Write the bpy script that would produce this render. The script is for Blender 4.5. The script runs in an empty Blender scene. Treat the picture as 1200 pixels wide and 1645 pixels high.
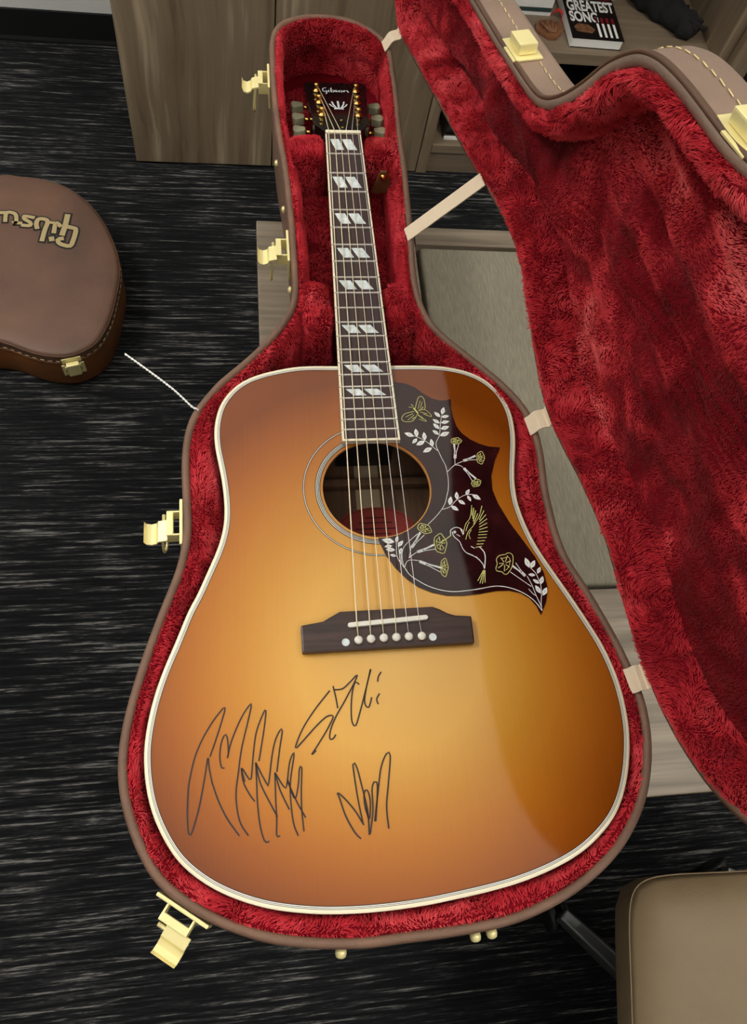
import bpy, bmesh, math, random
import numpy as np
from mathutils import Matrix, Vector
from mathutils.geometry import tessellate_polygon, delaunay_2d_cdt

scene = bpy.context.scene
C = scene.collection
random.seed(4); RNG = np.random.default_rng(4)

# ------------------------------------------------------------------ camera
cam_d = bpy.data.cameras.new('camera'); cam = bpy.data.objects.new('camera', cam_d); C.objects.link(cam)
cam_d.sensor_fit = 'VERTICAL'; cam_d.sensor_height = 36.0; cam_d.sensor_width = 36.0*1200/1645
cam_d.lens = 36.0*1251.7/1645; cam_d.clip_start = .02
cam.matrix_world = Matrix(((0.98512, 0.03743, -0.16772, -0.12401), (-0.10126, 0.91501, -0.39051, -0.17844),
                           (0.13885, 0.40169, 0.90519, 1.40471), (0, 0, 0, 1)))
scene.camera = cam

# ------------------------------------------------------------------ world, exposure
world = bpy.data.worlds.new('world'); scene.world = world; world.use_nodes = True
world.node_tree.nodes['Background'].inputs[0].default_value = (.6, .65, .7, 1)
world.node_tree.nodes['Background'].inputs[1].default_value = .25
scene.view_settings.view_transform = 'Standard'; scene.view_settings.look = 'None'
scene.view_settings.gamma = 1.0; scene.view_settings.use_curve_mapping = False
scene.view_settings.exposure = 0.0
scene.cycles.use_denoising = True
# ceiling luminaires, then an added glow sheet: (x, y, size x, size y, emission)
CEIL = 2.46
LAMPS = [(-1.50, .80, .6, 1.2, 15.0), (-.35, -1.15, 1.2, .6, 3.5), (1.08, -.35, .6, 1.2, 13.0)]
ADDED_GLOW = (-.15, .645, 1.9, 2.09, .92)  # added soft emitter standing in for the bright ceiling mirrored in the guitar top

# ------------------------------------------------------------------ material helpers
def lin(c):
    return tuple((v/255/12.92 if v/255 <= .04045 else ((v/255+.055)/1.055)**2.4) for v in c) + (1.0,)
def mat(name, col, rough=.5, metal=0.0, spec=.5, coat=0, sheen=0, bump=0, bscale=200, var=0, vscale=8, emit=0):
    m = bpy.data.materials.new(name); m.use_nodes = True
    nt = m.node_tree; b = nt.nodes['Principled BSDF']
    b.inputs['Base Color'].default_value = lin(col); b.inputs['Roughness'].default_value = rough
    b.inputs['Metallic'].default_value = metal; b.inputs['Specular IOR Level'].default_value = spec
    if coat: b.inputs['Coat Weight'].default_value = coat; b.inputs['Coat Roughness'].default_value = .04
    if sheen:
        b.inputs['Sheen Weight'].default_value = sheen; b.inputs['Sheen Roughness'].default_value = .4
        b.inputs['Sheen Tint'].default_value = lin([min(255, v+60) for v in col])
    if emit: b.inputs['Emission Color'].default_value = lin(col); b.inputs['Emission Strength'].default_value = emit
    if bump or var:
        tc = nt.nodes.new('ShaderNodeTexCoord')
    if var:
        n = nt.nodes.new('ShaderNodeTexNoise'); n.inputs['Scale'].default_value = vscale; n.inputs['Detail'].default_value = 5
        r = nt.nodes.new('ShaderNodeValToRGB')
        r.color_ramp.elements[0].position = .3; r.color_ramp.elements[1].position = .7
        r.color_ramp.elements[0].color = lin([v*(1-var) for v in col]); r.color_ramp.elements[1].color = lin([min(255, v*(1+var)) for v in col])
        nt.links.new(tc.outputs['Object'], n.inputs['Vector']); nt.links.new(n.outputs['Fac'], r.inputs['Fac'])
        nt.links.new(r.outputs['Color'], b.inputs['Base Color'])
    if bump:
        n = nt.nodes.new('ShaderNodeTexNoise'); n.inputs['Scale'].default_value = bscale; n.inputs['Detail'].default_value = 4
        k = nt.nodes.new('ShaderNodeBump'); k.inputs['Strength'].default_value = bump; k.inputs['Distance'].default_value = .002
        nt.links.new(tc.outputs['Object'], n.inputs['Vector']); nt.links.new(n.outputs['Fac'], k.inputs['Height'])
        nt.links.new(k.outputs['Normal'], b.inputs['Normal'])
    return m
def ramp(nt, stops):
    r = nt.nodes.new('ShaderNodeValToRGB'); e = r.color_ramp.elements
    while len(e) < len(stops): e.new(.5)
    for i, (p, c) in enumerate(stops): e[i].position = p; e[i].color = lin(c)
    return r
def grain(name, stops, scale, rough=.5, bump=.1, wobble=.0, wscale=3, dist=.001, spec=.5, detail=4, off=(0, 0, 0)):
    """streaks: noise squeezed by `scale` per axis, bent by a slow noise"""
    m = bpy.data.materials.new(name); m.use_nodes = True; nt = m.node_tree; b = nt.nodes['Principled BSDF']
    L = nt.links.new
    tc = nt.nodes.new('ShaderNodeTexCoord'); mp = nt.nodes.new('ShaderNodeMapping'); mp.inputs['Scale'].default_value = scale; mp.inputs['Location'].default_value = off
    vec = tc.outputs['Object']
    if wobble:
        w = nt.nodes.new('ShaderNodeTexNoise'); w.inputs['Scale'].default_value = wscale; w.inputs['Detail'].default_value = 2
        ms = nt.nodes.new('ShaderNodeVectorMath'); ms.operation = 'SCALE'; ms.inputs['Scale'].default_value = wobble
        ad = nt.nodes.new('ShaderNodeVectorMath'); ad.operation = 'ADD'
        L(vec, w.inputs['Vector']); L(w.outputs['Color'], ms.inputs[0]); L(vec, ad.inputs[0]); L(ms.outputs[0], ad.inputs[1]); vec = ad.outputs[0]
    L(vec, mp.inputs['Vector'])
    n = nt.nodes.new('ShaderNodeTexNoise'); n.inputs['Scale'].default_value = 1; n.inputs['Detail'].default_value = detail; n.inputs['Roughness'].default_value = .62
    L(mp.outputs[0], n.inputs['Vector'])
    r = ramp(nt, stops); L(n.outputs['Fac'], r.inputs['Fac']); L(r.outputs['Color'], b.inputs['Base Color'])
    b.inputs['Roughness'].default_value = rough; b.inputs['Specular IOR Level'].default_value = spec
    if bump:
        k = nt.nodes.new('ShaderNodeBump'); k.inputs['Strength'].default_value = bump; k.inputs['Distance'].default_value = dist
        L(n.outputs['Fac'], k.inputs['Height']); L(k.outputs['Normal'], b.inputs['Normal'])
    return m

# ------------------------------------------------------------------ mesh helpers
def link(o, parent=None):
    C.objects.link(o)
    if parent is not None: o.parent = parent
    return o
def mesh(name, V, F, m, parent=None, smooth=False, loc=None):
    me = bpy.data.meshes.new(name); me.from_pydata([tuple(map(float, v)) for v in V], [], [tuple(map(int, f)) for f in F])
    me.materials.append(m)
    if smooth: me.shade_smooth()
    me.update(); o = bpy.data.objects.new(name, me)
    if loc is not None: o.location = loc
    return link(o, parent)
def tag(o, label=None, cat=None, group=None, kind=None):
    if label: o['label'] = label
    if cat: o['category'] = cat
    if group: o['group'] = group
    if kind: o['kind'] = kind
    return o
def empty(name, mw, label=None, cat=None, group=None):
    o = bpy.data.objects.new(name, None); o.empty_display_size = .05; C.objects.link(o); o.matrix_world = mw
    return tag(o, label, cat, group)
class MB:
    def __init__(s): s.V = []; s.F = []
    def add(s, V, F):
        k = len(s.V); s.V += [tuple(v) for v in V]; s.F += [tuple(i+k for i in f) for f in F]; return s
    def box(s, x0, x1, y0, y1, z0, z1):
        return s.add([(x0,y0,z0),(x1,y0,z0),(x1,y1,z0),(x0,y1,z0),(x0,y0,z1),(x1,y0,z1),(x1,y1,z1),(x0,y1,z1)],
                     [(0,3,2,1),(4,5,6,7),(0,1,5,4),(1,2,6,5),(2,3,7,6),(3,0,4,7)])
    def tube(s, P, r, n=8, cap=True):
        P = [Vector(p) for p in P]; R = r if isinstance(r, (list, tuple)) else [r]*len(P); V = []; F = []
        up = None
        for i, p in enumerate(P):
            t = (P[min(i+1, len(P)-1)] - P[max(i-1, 0)]).normalized()
            if up is None: up = t.orthogonal().normalized()
            up = (up - t*up.dot(t)).normalized(); w = t.cross(up)
            for k in range(n):
                a = 2*math.pi*k/n; V.append(p + up*(R[i]*math.cos(a)) + w*(R[i]*math.sin(a)))
        for i in range(len(P)-1):
            for k in range(n): F.append((i*n+k, i*n+(k+1) % n, (i+1)*n+(k+1) % n, (i+1)*n+k))
        if cap: F += [tuple(range(n))[::-1], tuple(range((len(P)-1)*n, len(P)*n))]
        return s.add(V, F)
    def lathe(s, prof, c=(0,0,0), n=16, ax=None):
        """prof = [(r, h)...] revolved about z (or ax frame = 3x3 Matrix)"""
        V = []; F = []
        for r, h in prof:
            for k in range(n):
                a = 2*math.pi*k/n; v = Vector((r*math.cos(a), r*math.sin(a), h))
                if ax is not None: v = ax @ v
                V.append(v + Vector(c))
        m = len(prof)
        for i in range(m-1):
            for k in range(n): F.append((i*n+k, i*n+(k+1) % n, (i+1)*n+(k+1) % n, (i+1)*n+k))
        F += [tuple(range(n))[::-1], tuple(range((m-1)*n, m*n))]
        return s.add(V, F)
    def prism(s, P, z0, z1):
        n = len(P); T = tessellate_polygon([[Vector((p[0], p[1], 0)) for p in P]])
        V = [(p[0], p[1], z0) for p in P] + [(p[0], p[1], z1) for p in P]
        a = sum(P[i][0]*P[(i+1) % n][1]-P[(i+1) % n][0]*P[i][1] for i in range(n))
        F = [(i, (i+1) % n, n+(i+1) % n, n+i) for i in range(n)]
        if a < 0: F = [f[::-1] for f in F]
        for t in T:
            p, q, r = (P[k] for k in t); ar = (q[0]-p[0])*(r[1]-p[1])-(q[1]-p[1])*(r[0]-p[0])
            t = tuple(t) if ar > 0 else tuple(t)[::-1]
            F.append(tuple(k+n for k in t)); F.append(t[::-1])
        return s.add(V, F)
    def map(s, fn): s.V = [tuple(fn(Vector(v))) for v in s.V]; return s
    def build(s, name, m, parent=None, smooth=False, bevel=0, seg=2, loc=None):
        o = mesh(name, s.V, s.F, m, parent, smooth, loc)
        if bevel:
            bm = bmesh.new(); bm.from_mesh(o.data)
            ed = [e for e in bm.edges if len(e.link_faces) == 2 and e.calc_face_angle(0) > .6]
            bmesh.ops.bevel(bm, geom=ed, offset=bevel, segments=seg, affect='EDGES', profile=.6, clamp_overlap=True)
            bm.to_mesh(o.data); bm.free()
        return o
def spl(pts, n, closed=True):
    P = np.asarray(pts, float); N = len(P); out = []
    rng = range(N) if closed else range(N-1)
    for i in rng:
        if closed: a, b, c, d = P[(i-1) % N], P[i], P[(i+1) % N], P[(i+2) % N]
        else: a, b, c, d = P[max(i-1, 0)], P[i], P[i+1], P[min(i+2, N-1)]
        for t in np.linspace(0, 1, 8, endpoint=False):
            out.append(.5*((2*b)+(-a+c)*t+(2*a-5*b+4*c-d)*t*t+(-a+3*b-3*c+d)*t**3))
    out.append(P[0] if closed else P[-1]); o = np.array(out)
    s = np.r_[0, np.cumsum(np.linalg.norm(np.diff(o, axis=0), axis=1))]
    q = np.linspace(0, s[-1], n, endpoint=not closed)
    return np.stack([np.interp(q, s, o[:, k]) for k in range(o.shape[1])], 1)
def smoothc(P, it=2):
    for _ in range(it): P = .25*np.roll(P, 1, 0)+.5*P+.25*np.roll(P, -1, 0)
    return P
def normals(P):
    """inward unit normals of a closed contour"""
    t = np.roll(P, -1, 0)-np.roll(P, 1, 0); t /= np.linalg.norm(t, axis=1)[:, None]
    n = np.stack([-t[:, 1], t[:, 0]], 1)
    a = (P[:, 0]*np.roll(P[:, 1], -1)-np.roll(P[:, 0], -1)*P[:, 1]).sum()
    return n if a > 0 else -n
def inset(P, d):
    """move a contour inwards by d (number or array), small steps with smoothing so that corners do not fold"""
    Q = P.copy(); k = 4
    for _ in range(k):
        Q = Q + normals(Q)*(np.asarray(d)/k)[..., None]*np.ones((len(P), 1)) if np.ndim(d) else Q + normals(Q)*d/k
    return Q
def loft(rings, closed_ends=(False, False)):
    """rings: list of (N,3) arrays; returns V, F"""
    n = len(rings[0]); V = np.vstack(rings); F = []
    for i in range(len(rings)-1):
        for k in range(n): F.append((i*n+k, i*n+(k+1) % n, (i+1)*n+(k+1) % n, (i+1)*n+k))
    for e, i in ((closed_ends[0], 0), (closed_ends[1], len(rings)-1)):
        if e:
            T = tessellate_polygon([[Vector((p[0], p[1], 0)) for p in rings[i]]])
            F += [tuple(i*n+k for k in t) for t in T]
    return V, F
def z3(P, z): return np.c_[P, np.full(len(P), z) if np.ndim(z) == 0 else z]
def ribbon(mb, P, w, z, fn=None):
    """flat stroke of width w along a polyline at height z; w tapers at both ends"""
    P = np.asarray(P, float)
    if len(P) < 2: return
    t = np.gradient(P, axis=0); t /= (np.linalg.norm(t, axis=1)[:, None]+1e-12); n = np.stack([-t[:, 1], t[:, 0]], 1)
    a = P+n*w/2; b = P-n*w/2; k = len(P)
    V = [(x, y, z) for x, y in a]+[(x, y, z) for x, y in b]
    mb.add(V, [(i+k, i+k+1, i+1, i) for i in range(k-1)])
def vnoise(P, f, seed):
    """cheap smooth pseudo-noise in [-1,1] for an (N,3) array"""
    r = np.random.default_rng(seed); out = np.zeros(len(P))
    for _ in range(6):
        k = r.normal(size=3); k *= f/np.linalg.norm(k)*r.uniform(.6, 1.5); out += np.sin(P@k+r.uniform(0, 6.28))
    return np.clip(out/2.6, -1.4, 1.4)
def fur(name, V, F, density, length, m, parent, keep=None, seed=1, radius=.0004, lean=.9, nap=70.0, gravity=(0, 0, 0)):
    """short pile rooted on a mesh, its nap brushed in patches"""
    r = np.random.default_rng(seed); V = np.asarray(V, float)
    T = np.array([(f[0], f[i], f[i+1]) for f in F for i in range(1, len(f)-1)])
    a, b, c = V[T[:, 0]], V[T[:, 1]], V[T[:, 2]]; nn = np.cross(b-a, c-a); ar = np.linalg.norm(nn, axis=1)/2
    nn = nn/(2*ar[:, None]+1e-15); N = int(ar.sum()*density); k = r.choice(len(T), N, p=ar/ar.sum())
    u = r.random(N); v = r.random(N); q = u+v > 1; u[q] = 1-u[q]; v[q] = 1-v[q]
    P = a[k]+(b-a)[k]*u[:, None]+(c-a)[k]*v[:, None]; nv = nn[k]
    if keep is not None:
        s = keep(P); P, nv = P[s], nv[s]; N = len(P)
    Q = P+.02*np.stack([vnoise(P, 25, seed+3), vnoise(P, 25, seed+4), vnoise(P, 25, seed+5)], 1)
    d = np.stack([vnoise(Q, nap, seed+7)+.5*vnoise(Q, nap*3.3, seed+10), vnoise(Q, nap, seed+8)+.5*vnoise(Q, nap*3.3, seed+11), vnoise(Q, nap, seed+9)+.5*vnoise(Q, nap*3.3, seed+12)], 1)*lean
    d = d + r.normal(size=(N, 3))*.24 + np.asarray(gravity)
    d -= nv*(d*nv).sum(1)[:, None]
    h = np.linalg.norm(d, axis=1)[:, None]; up = np.clip(1.15-.55*h, .25, 1.0); d = d/np.maximum(1, h/1.5)
    L = length*r.uniform(.65, 1.2, N)[:, None]
    p1 = P+(nv*.75*up+d*.35)*L*.5; p2 = P+(nv*.9*up+d*.85)*L*.85
    X = np.stack([P-nv*.0008, p1, p2], 1).reshape(-1, 3)
    hc = bpy.data.hair_curves.new(name); hc.add_curves([3]*N)
    hc.points.foreach_set('position', X.astype(np.float32).ravel())
    at = hc.attributes.get('radius') or hc.attributes.new('radius', 'FLOAT', 'POINT')
    at.data.foreach_set('value', np.tile([radius, radius*.9, radius*.35], N).astype(np.float32))
    hc.materials.append(m); o = bpy.data.objects.new(name, hc); o['kind'] = 'stuff'
    return link(o, parent)
# ------------------------------------------------------------------ measured outlines, millimetres in the guitar's frame (logo: on the floor plan)
RIM=[(4.8,235.6),(-25.0,236.6),(-48.6,232.5),(-69.5,220.4),(-80.2,206.4),(-85.0,189.1),(-87.6,168.2),(-87.5,142.8),(-87.2,86.4),(-83.3,6.8),(-77.1,-56.9),(-74.4,-103.2),(-72.1,-157.1),(-71.3,-208.4),(-71.1,-245.0),(-73.9,-267.5),(-81.0,-284.4),(-94.6,-305.9),(-111.7,-327.5),(-128.3,-345.5),(-149.5,-366.7),(-163.4,-385.7),(-174.8,-404.2),(-180.3,-422.4),(-182.6,-436.1),(-183.4,-461.6),(-182.2,-486.4),(-180.7,-508.6),(-179.6,-526.5),(-180.8,-544.5),(-184.3,-566.2),(-190.6,-586.0),(-197.4,-605.3),(-202.3,-620.2),(-211.7,-650.9),(-218.9,-679.3),(-223.9,-704.5),(-225.9,-728.4),(-224.4,-749.8),(-220.1,-768.5),(-212.9,-788.3),(-201.9,-810.0),(-190.3,-825.6),(-175.0,-838.2),(-153.3,-851.9),(-129.8,-862.6),(-106.4,-870.3),(-78.8,-875.4),(-55.1,-877.8),(-35.3,-878.9),(-13.3,-878.1),(19.7,-877.1),(53.4,-875.0),(76.3,-872.3),(100.0,-866.2),(125.0,-857.0),(151.5,-842.8),(174.5,-825.6),(190.8,-807.3),(202.3,-790.3),(211.1,-769.9),(216.9,-750.0),(219.7,-729.9),(220.0,-712.8),(218.4,-697.4),(213.7,-676.2),(208.0,-654.8),(201.4,-635.2),(194.3,-615.5),(186.8,-596.4),(178.9,-579.2),(174.4,-561.2),(172.1,-541.6),(171.4,-521.6),(170.7,-498.4),(172.8,-474.6),(173.5,-450.2),(171.3,-426.5),(165.1,-405.1),(153.8,-384.4),(134.9,-359.9),(112.9,-335.3),(90.6,-310.3),(75.6,-284.7),(69.7,-255.1),(68.4,-224.6),(69.9,-186.1),(72.1,-136.1),(74.0,-72.7),(74.6,-43.8),(74.5,11.7),(76.3,72.5),(76.4,126.6),(76.3,162.3),(72.1,181.7),(61.1,201.0),(43.7,217.5),(23.6,229.9)]
BODY=[(-26.9,-348.0),(-58.5,-347.5),(-78.4,-349.6),(-105.3,-356.2),(-123.3,-364.3),(-135.7,-374.8),(-144.5,-387.4),(-149.6,-399.9),(-152.5,-416.6),(-152.9,-430.9),(-151.6,-444.7),(-149.1,-458.3),(-145.6,-477.9),(-143.6,-494.9),(-142.7,-508.0),(-142.9,-522.9),(-145.1,-536.7),(-148.4,-549.0),(-153.0,-561.1),(-159.2,-576.2),(-166.5,-594.3),(-173.7,-608.5),(-178.2,-620.8),(-185.4,-640.3),(-192.1,-657.3),(-198.9,-678.8),(-203.5,-700.7),(-205.7,-721.9),(-204.9,-738.8),(-202.8,-753.2),(-198.4,-769.7),(-190.3,-787.9),(-178.7,-806.0),(-166.3,-818.2),(-149.9,-829.7),(-130.0,-839.3),(-109.8,-846.2),(-89.8,-850.5),(-67.6,-853.6),(-43.2,-855.1),(-16.5,-855.2),(8.6,-854.0),(23.3,-852.7),(58.0,-848.7),(86.6,-843.9),(116.2,-835.9),(142.2,-825.1),(165.0,-809.3),(179.8,-792.8),(191.2,-770.5),(198.3,-747.5),(201.6,-728.0),(202.1,-705.5),(200.0,-685.0),(194.3,-660.9),(185.6,-638.8),(174.2,-613.1),(163.1,-590.0),(151.0,-563.6),(144.9,-545.8),(140.3,-525.8),(138.2,-508.2),(139.1,-489.6),(141.5,-474.2),(145.9,-452.6),(148.4,-436.0),(148.8,-413.5),(145.2,-395.8),(137.6,-379.8),(124.7,-366.1),(108.2,-356.6),(86.2,-350.6),(66.4,-348.7),(36.6,-348.2)]
GUARD=[(29.1,-370.0),(40.8,-371.8),(51.4,-377.4),(59.0,-384.9),(66.8,-390.9),(75.4,-393.9),(82.0,-393.5),(86.7,-392.1),(85.7,-402.7),(86.5,-414.1),(88.6,-425.3),(93.1,-433.6),(100.6,-441.1),(109.5,-446.5),(118.5,-450.0),(126.7,-450.9),(129.9,-451.2),(122.2,-466.1),(116.1,-483.7),(115.1,-498.9),(118.5,-514.0),(126.4,-534.1),(136.6,-553.7),(145.1,-570.5),(150.9,-586.6),(152.1,-602.8),(148.0,-615.9),(141.1,-628.1),(138.5,-619.6),(133.4,-611.9),(125.9,-606.4),(115.5,-603.3),(102.6,-603.1),(87.6,-605.2),(72.5,-606.2),(57.6,-605.5),(43.5,-601.8),(31.5,-595.9),(21.6,-587.5),(12.3,-576.1),(4.8,-563.4),(-0.9,-548.0)]
BRIDGE=[(-76.3,-629.0),(-56.7,-626.1),(-49.4,-622.0),(-41.5,-617.9),(41.2,-617.3),(47.5,-620.0),(53.6,-623.8),(60.6,-626.4),(75.4,-627.8),(75.1,-652.3),(-75.9,-653.5)]
PINS=[(-38.1,-646.2),(-27.0,-645.2),(-16.1,-644.8),(-4.9,-644.5),(6.1,-644.5),(17.1,-644.4),(28.5,-644.6),(38.3,-645.5)]
SADDLE=[(-33.5,-631.6),(33.5,-628.0)]
SADSTR=[(-27.7,-631.4),(-16.4,-630.3),(-5.4,-629.7),(6.3,-629.8),(16.3,-629.2),(27.1,-628.6)]
VINE=[([(75.4,-411.1),(72.6,-421.6),(70.9,-431.4),(69.1,-437.5),(65.8,-443.4),(65.2,-448.2),(66.7,-453.7),(69.3,-462.7),(72.0,-471.0),(72.7,-479.2),(72.6,-488.4),(71.3,-497.5),(68.8,-505.3)],0.55),([(68.8,-505.3),(66.5,-512.0),(62.7,-518.0),(55.8,-526.0),(47.4,-533.8)],0.55),([(66.2,-453.7),(61.5,-448.7),(54.9,-441.9),(48.0,-437.5),(44.0,-435.6)],0.55),([(73.2,-477.4),(81.4,-470.1),(90.3,-466.2)],0.55),([(81.5,-469.5),(82.3,-463.0)],0.55),([(81.9,-470.3),(86.0,-470.8),(89.4,-473.3)],0.55),([(62.1,-518.7),(70.6,-516.0),(78.0,-509.0),(86.9,-503.9),(95.2,-503.4)],0.55),([(34.1,-561.5),(29.4,-564.5),(25.7,-567.4)],0.55),([(35.1,-570.4),(26.4,-569.3),(22.8,-572.0),(20.9,-576.5)],0.55),([(15.6,-550.2),(15.1,-565.9),(20.9,-576.5)],0.55),([(19.2,-558.8),(18.5,-571.3),(20.4,-576.5)],0.55),([(36.5,-543.1),(24.1,-553.7),(19.9,-562.0),(19.8,-573.4)],0.55),([(29.2,-556.1),(26.3,-566.4)],0.55),([(19.8,-573.4),(20.9,-576.5),(25.0,-583.9),(31.2,-589.2),(40.1,-595.2),(51.1,-599.7),(62.4,-602.0),(74.0,-601.8),(85.7,-600.9),(93.6,-599.7)],0.7),([(74.7,-601.7),(81.8,-601.1),(93.6,-599.6),(103.1,-598.6),(112.4,-599.7),(122.7,-603.4),(131.2,-608.7),(137.9,-615.4),(142.6,-624.0)],0.7),([(138.9,-582.0),(142.8,-587.1),(144.6,-593.0),(145.8,-599.6),(145.1,-607.7),(143.2,-616.5),(142.7,-622.8)],0.55),([(134.4,-590.1),(137.6,-599.2),(139.3,-607.4),(142.1,-618.0),(143.0,-624.0)],0.55),([(133.8,-602.7),(137.6,-608.2),(140.1,-609.5)],0.55),([(119.3,-585.3),(127.6,-592.6),(136.6,-600.4)],0.55)]
LEAVES=[((75.4,-411.1),(78.4,-402.3)),((73.4,-414.2),(67.8,-407.8)),((72.0,-421.6),(65.2,-416.5)),((70.9,-428.4),(65.1,-421.4)),((69.6,-435.0),(63.5,-429.4)),((74.5,-414.2),(82.5,-412.9)),((73.0,-421.0),(81.9,-419.4)),((71.8,-428.4),(81.2,-425.5)),((70.3,-436.3),(80.6,-432.3)),((44.0,-436.2),(34.7,-431.9)),((47.0,-436.9),(46.5,-427.4)),((46.9,-438.7),(41.5,-444.6)),((54.5,-441.3),(54.5,-431.6)),((54.4,-441.9),(45.2,-446.5)),((61.5,-448.7),(60.9,-439.7)),((60.8,-449.9),(51.2,-454.8)),((70.8,-514.4),(73.0,-504.9)),((71.7,-514.9),(78.8,-520.2)),((78.6,-508.5),(79.2,-500.0)),((79.6,-509.1),(86.1,-513.8)),((87.9,-503.7),(92.3,-497.6)),((89.4,-504.4),(92.1,-510.7)),((94.1,-503.4),(102.0,-509.3)),((14.1,-550.7),(2.2,-547.6)),((15.1,-550.7),(17.6,-544.5)),((11.4,-554.3),(4.0,-555.0)),((16.6,-555.5),(22.1,-549.4)),((13.9,-558.6),(5.2,-557.7)),((14.3,-564.9),(8.6,-563.1)),((17.9,-562.9),(19.9,-556.7)),((138.2,-582.0),(135.7,-571.6)),((139.3,-582.4),(144.6,-574.7)),((144.7,-588.1),(148.6,-581.6)),((142.4,-589.6),(135.8,-588.5)),((145.9,-598.8),(149.4,-590.8)),((144.9,-597.9),(139.3,-593.6)),((144.4,-607.7),(140.7,-599.4)),((146.0,-609.8),(151.3,-601.9))]
TRUMPETS=[([(82.3,-463.0),(85.6,-446.4)],[(91.8,-442.9),(90.7,-444.3),(89.4,-445.3),(87.8,-446.4),(85.7,-446.4),(83.9,-445.9),(81.9,-445.4),(81.0,-444.1),(81.2,-442.7),(81.3,-441.2),(82.6,-440.0),(84.7,-439.6),(86.6,-439.2),(88.8,-439.3),(90.0,-440.4),(91.1,-441.6)]),([(90.4,-465.6),(104.0,-462.3)],[(112.3,-463.0),(111.3,-465.6),(110.2,-467.7),(108.8,-469.9),(107.3,-469.9),(106.1,-468.9),(104.8,-468.0),(104.3,-465.5),(104.8,-462.8),(105.1,-460.0),(106.2,-457.5),(107.8,-456.7),(109.3,-455.7),(110.8,-455.9),(111.5,-458.2),(112.1,-460.3)]),([(89.8,-473.9),(98.6,-487.2)],[(104.9,-488.8),(104.5,-490.5),(103.7,-492.0),(102.8,-493.7),(101.0,-494.6),(99.2,-494.9),(97.3,-495.2),(96.0,-494.4),(95.7,-493.0),(95.2,-491.6),(95.8,-489.9),(97.5,-488.7),(99.0,-487.4),(100.9,-486.6),(102.4,-487.2),(103.7,-487.8)]),([(29.1,-557.1),(40.7,-542.9)],[(50.0,-541.7),(48.1,-542.6),(46.1,-543.0),(43.9,-543.3),(41.5,-542.0),(39.6,-540.2),(37.6,-538.4),(37.2,-536.3),(38.1,-534.8),(38.9,-533.2),(40.9,-532.5),(43.4,-533.3),(45.8,-534.0),(48.2,-535.4),(49.1,-537.6),(49.8,-539.6)]),([(34.1,-561.5),(51.4,-556.8)],[(63.1,-553.2),(62.3,-557.0),(61.1,-560.2),(59.7,-563.5),(57.4,-564.0),(55.3,-562.9),(53.1,-562.0),(51.7,-558.7),(51.6,-554.8),(51.3,-550.9),(52.4,-547.3),(54.5,-545.7),(56.5,-544.1),(58.9,-543.9),(60.5,-546.8),(62.0,-549.6)]),([(35.0,-570.9),(54.9,-580.3)],[(61.4,-578.3),(60.4,-581.6),(59.3,-584.3),(58.1,-587.1),(56.8,-587.1),(55.7,-585.9),(54.6,-584.7),(54.3,-581.6),(54.8,-578.0),(55.1,-574.5),(56.2,-571.3),(57.6,-570.3),(58.9,-569.1),(60.3,-569.3),(60.8,-572.2),(61.2,-574.9)]),([(132.8,-590.0),(123.7,-578.0)],[(108.1,-576.4),(107.9,-572.3),(111.2,-568.6),(117.4,-567.6),(119.1,-566.4),(122.3,-566.6),(124.2,-569.6),(122.9,-577.1),(120.7,-582.0),(115.9,-587.2),(112.8,-587.0),(111.5,-584.9),(106.9,-583.9),(106.1,-581.4)])]
BIRDW=[([(67.9,-546.0),(68.5,-540.6),(73.4,-537.9),(78.2,-539.4),(80.7,-543.3),(79.3,-545.9)],0.7),([(69.8,-542.3),(70.7,-547.2),(75.5,-552.7),(77.5,-559.7),(80.9,-564.6),(88.6,-569.1),(94.1,-575.6),(95.2,-580.9)],0.7),([(73.5,-545.1),(76.7,-547.4)],0.6),([(78.1,-539.9),(79.7,-544.8)],0.9),([(80.9,-564.6),(86.4,-567.4)],1.0),([(88.7,-568.6),(92.5,-572.9)],1.1),([(85.7,-557.9),(88.9,-560.2)],0.7),([(93.6,-558.8),(97.3,-564.2),(97.6,-570.6),(95.4,-580.9)],0.9),([(71.5,-541.8),(72.9,-541.9),(72.7,-543.4),(71.3,-543.3),(71.5,-541.8)],0.8)]
BIRDY=[([(67.9,-546.0),(60.8,-551.0),(56.5,-553.5)],0.9),([(80.8,-542.2),(83.8,-534.7),(88.7,-528.3),(91.7,-517.4)],0.6),([(81.7,-550.8),(84.7,-543.4),(90.5,-537.1),(96.8,-528.6),(101.1,-519.9)],0.6),([(92.0,-515.1),(91.0,-526.2)],0.6),([(93.7,-518.0),(91.3,-529.5)],0.9),([(95.3,-520.8),(91.4,-532.3)],0.9),([(96.9,-524.2),(91.3,-535.0)],0.7),([(86.2,-550.5),(85.4,-545.6),(88.5,-540.9)],0.6),([(82.8,-542.3),(85.0,-536.9),(87.6,-532.7)],0.6),([(97.9,-527.6),(102.1,-516.1)],0.75),([(97.5,-530.8),(103.4,-521.1)],0.75),([(97.2,-533.0),(104.8,-525.6)],0.75),([(96.8,-535.7),(105.2,-530.0)],0.75),([(96.4,-538.5),(104.6,-534.4)],0.75),([(95.8,-541.2),(104.4,-538.8)],0.75),([(95.1,-543.8),(104.0,-543.1)],0.75),([(94.3,-546.5),(102.8,-546.3)],0.75),([(93.3,-549.7),(101.9,-549.5)],0.75),([(92.4,-552.9),(99.9,-552.6)],0.75),([(91.4,-556.0),(98.0,-555.8)],0.75),([(90.0,-559.2),(96.1,-558.3)],0.75),([(94.2,-582.4),(87.3,-592.8)],0.75),([(94.7,-582.4),(88.9,-595.4)],0.75),([(95.1,-582.4),(91.3,-595.6)],0.75),([(95.6,-582.4),(93.9,-594.7)],0.75)]
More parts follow.
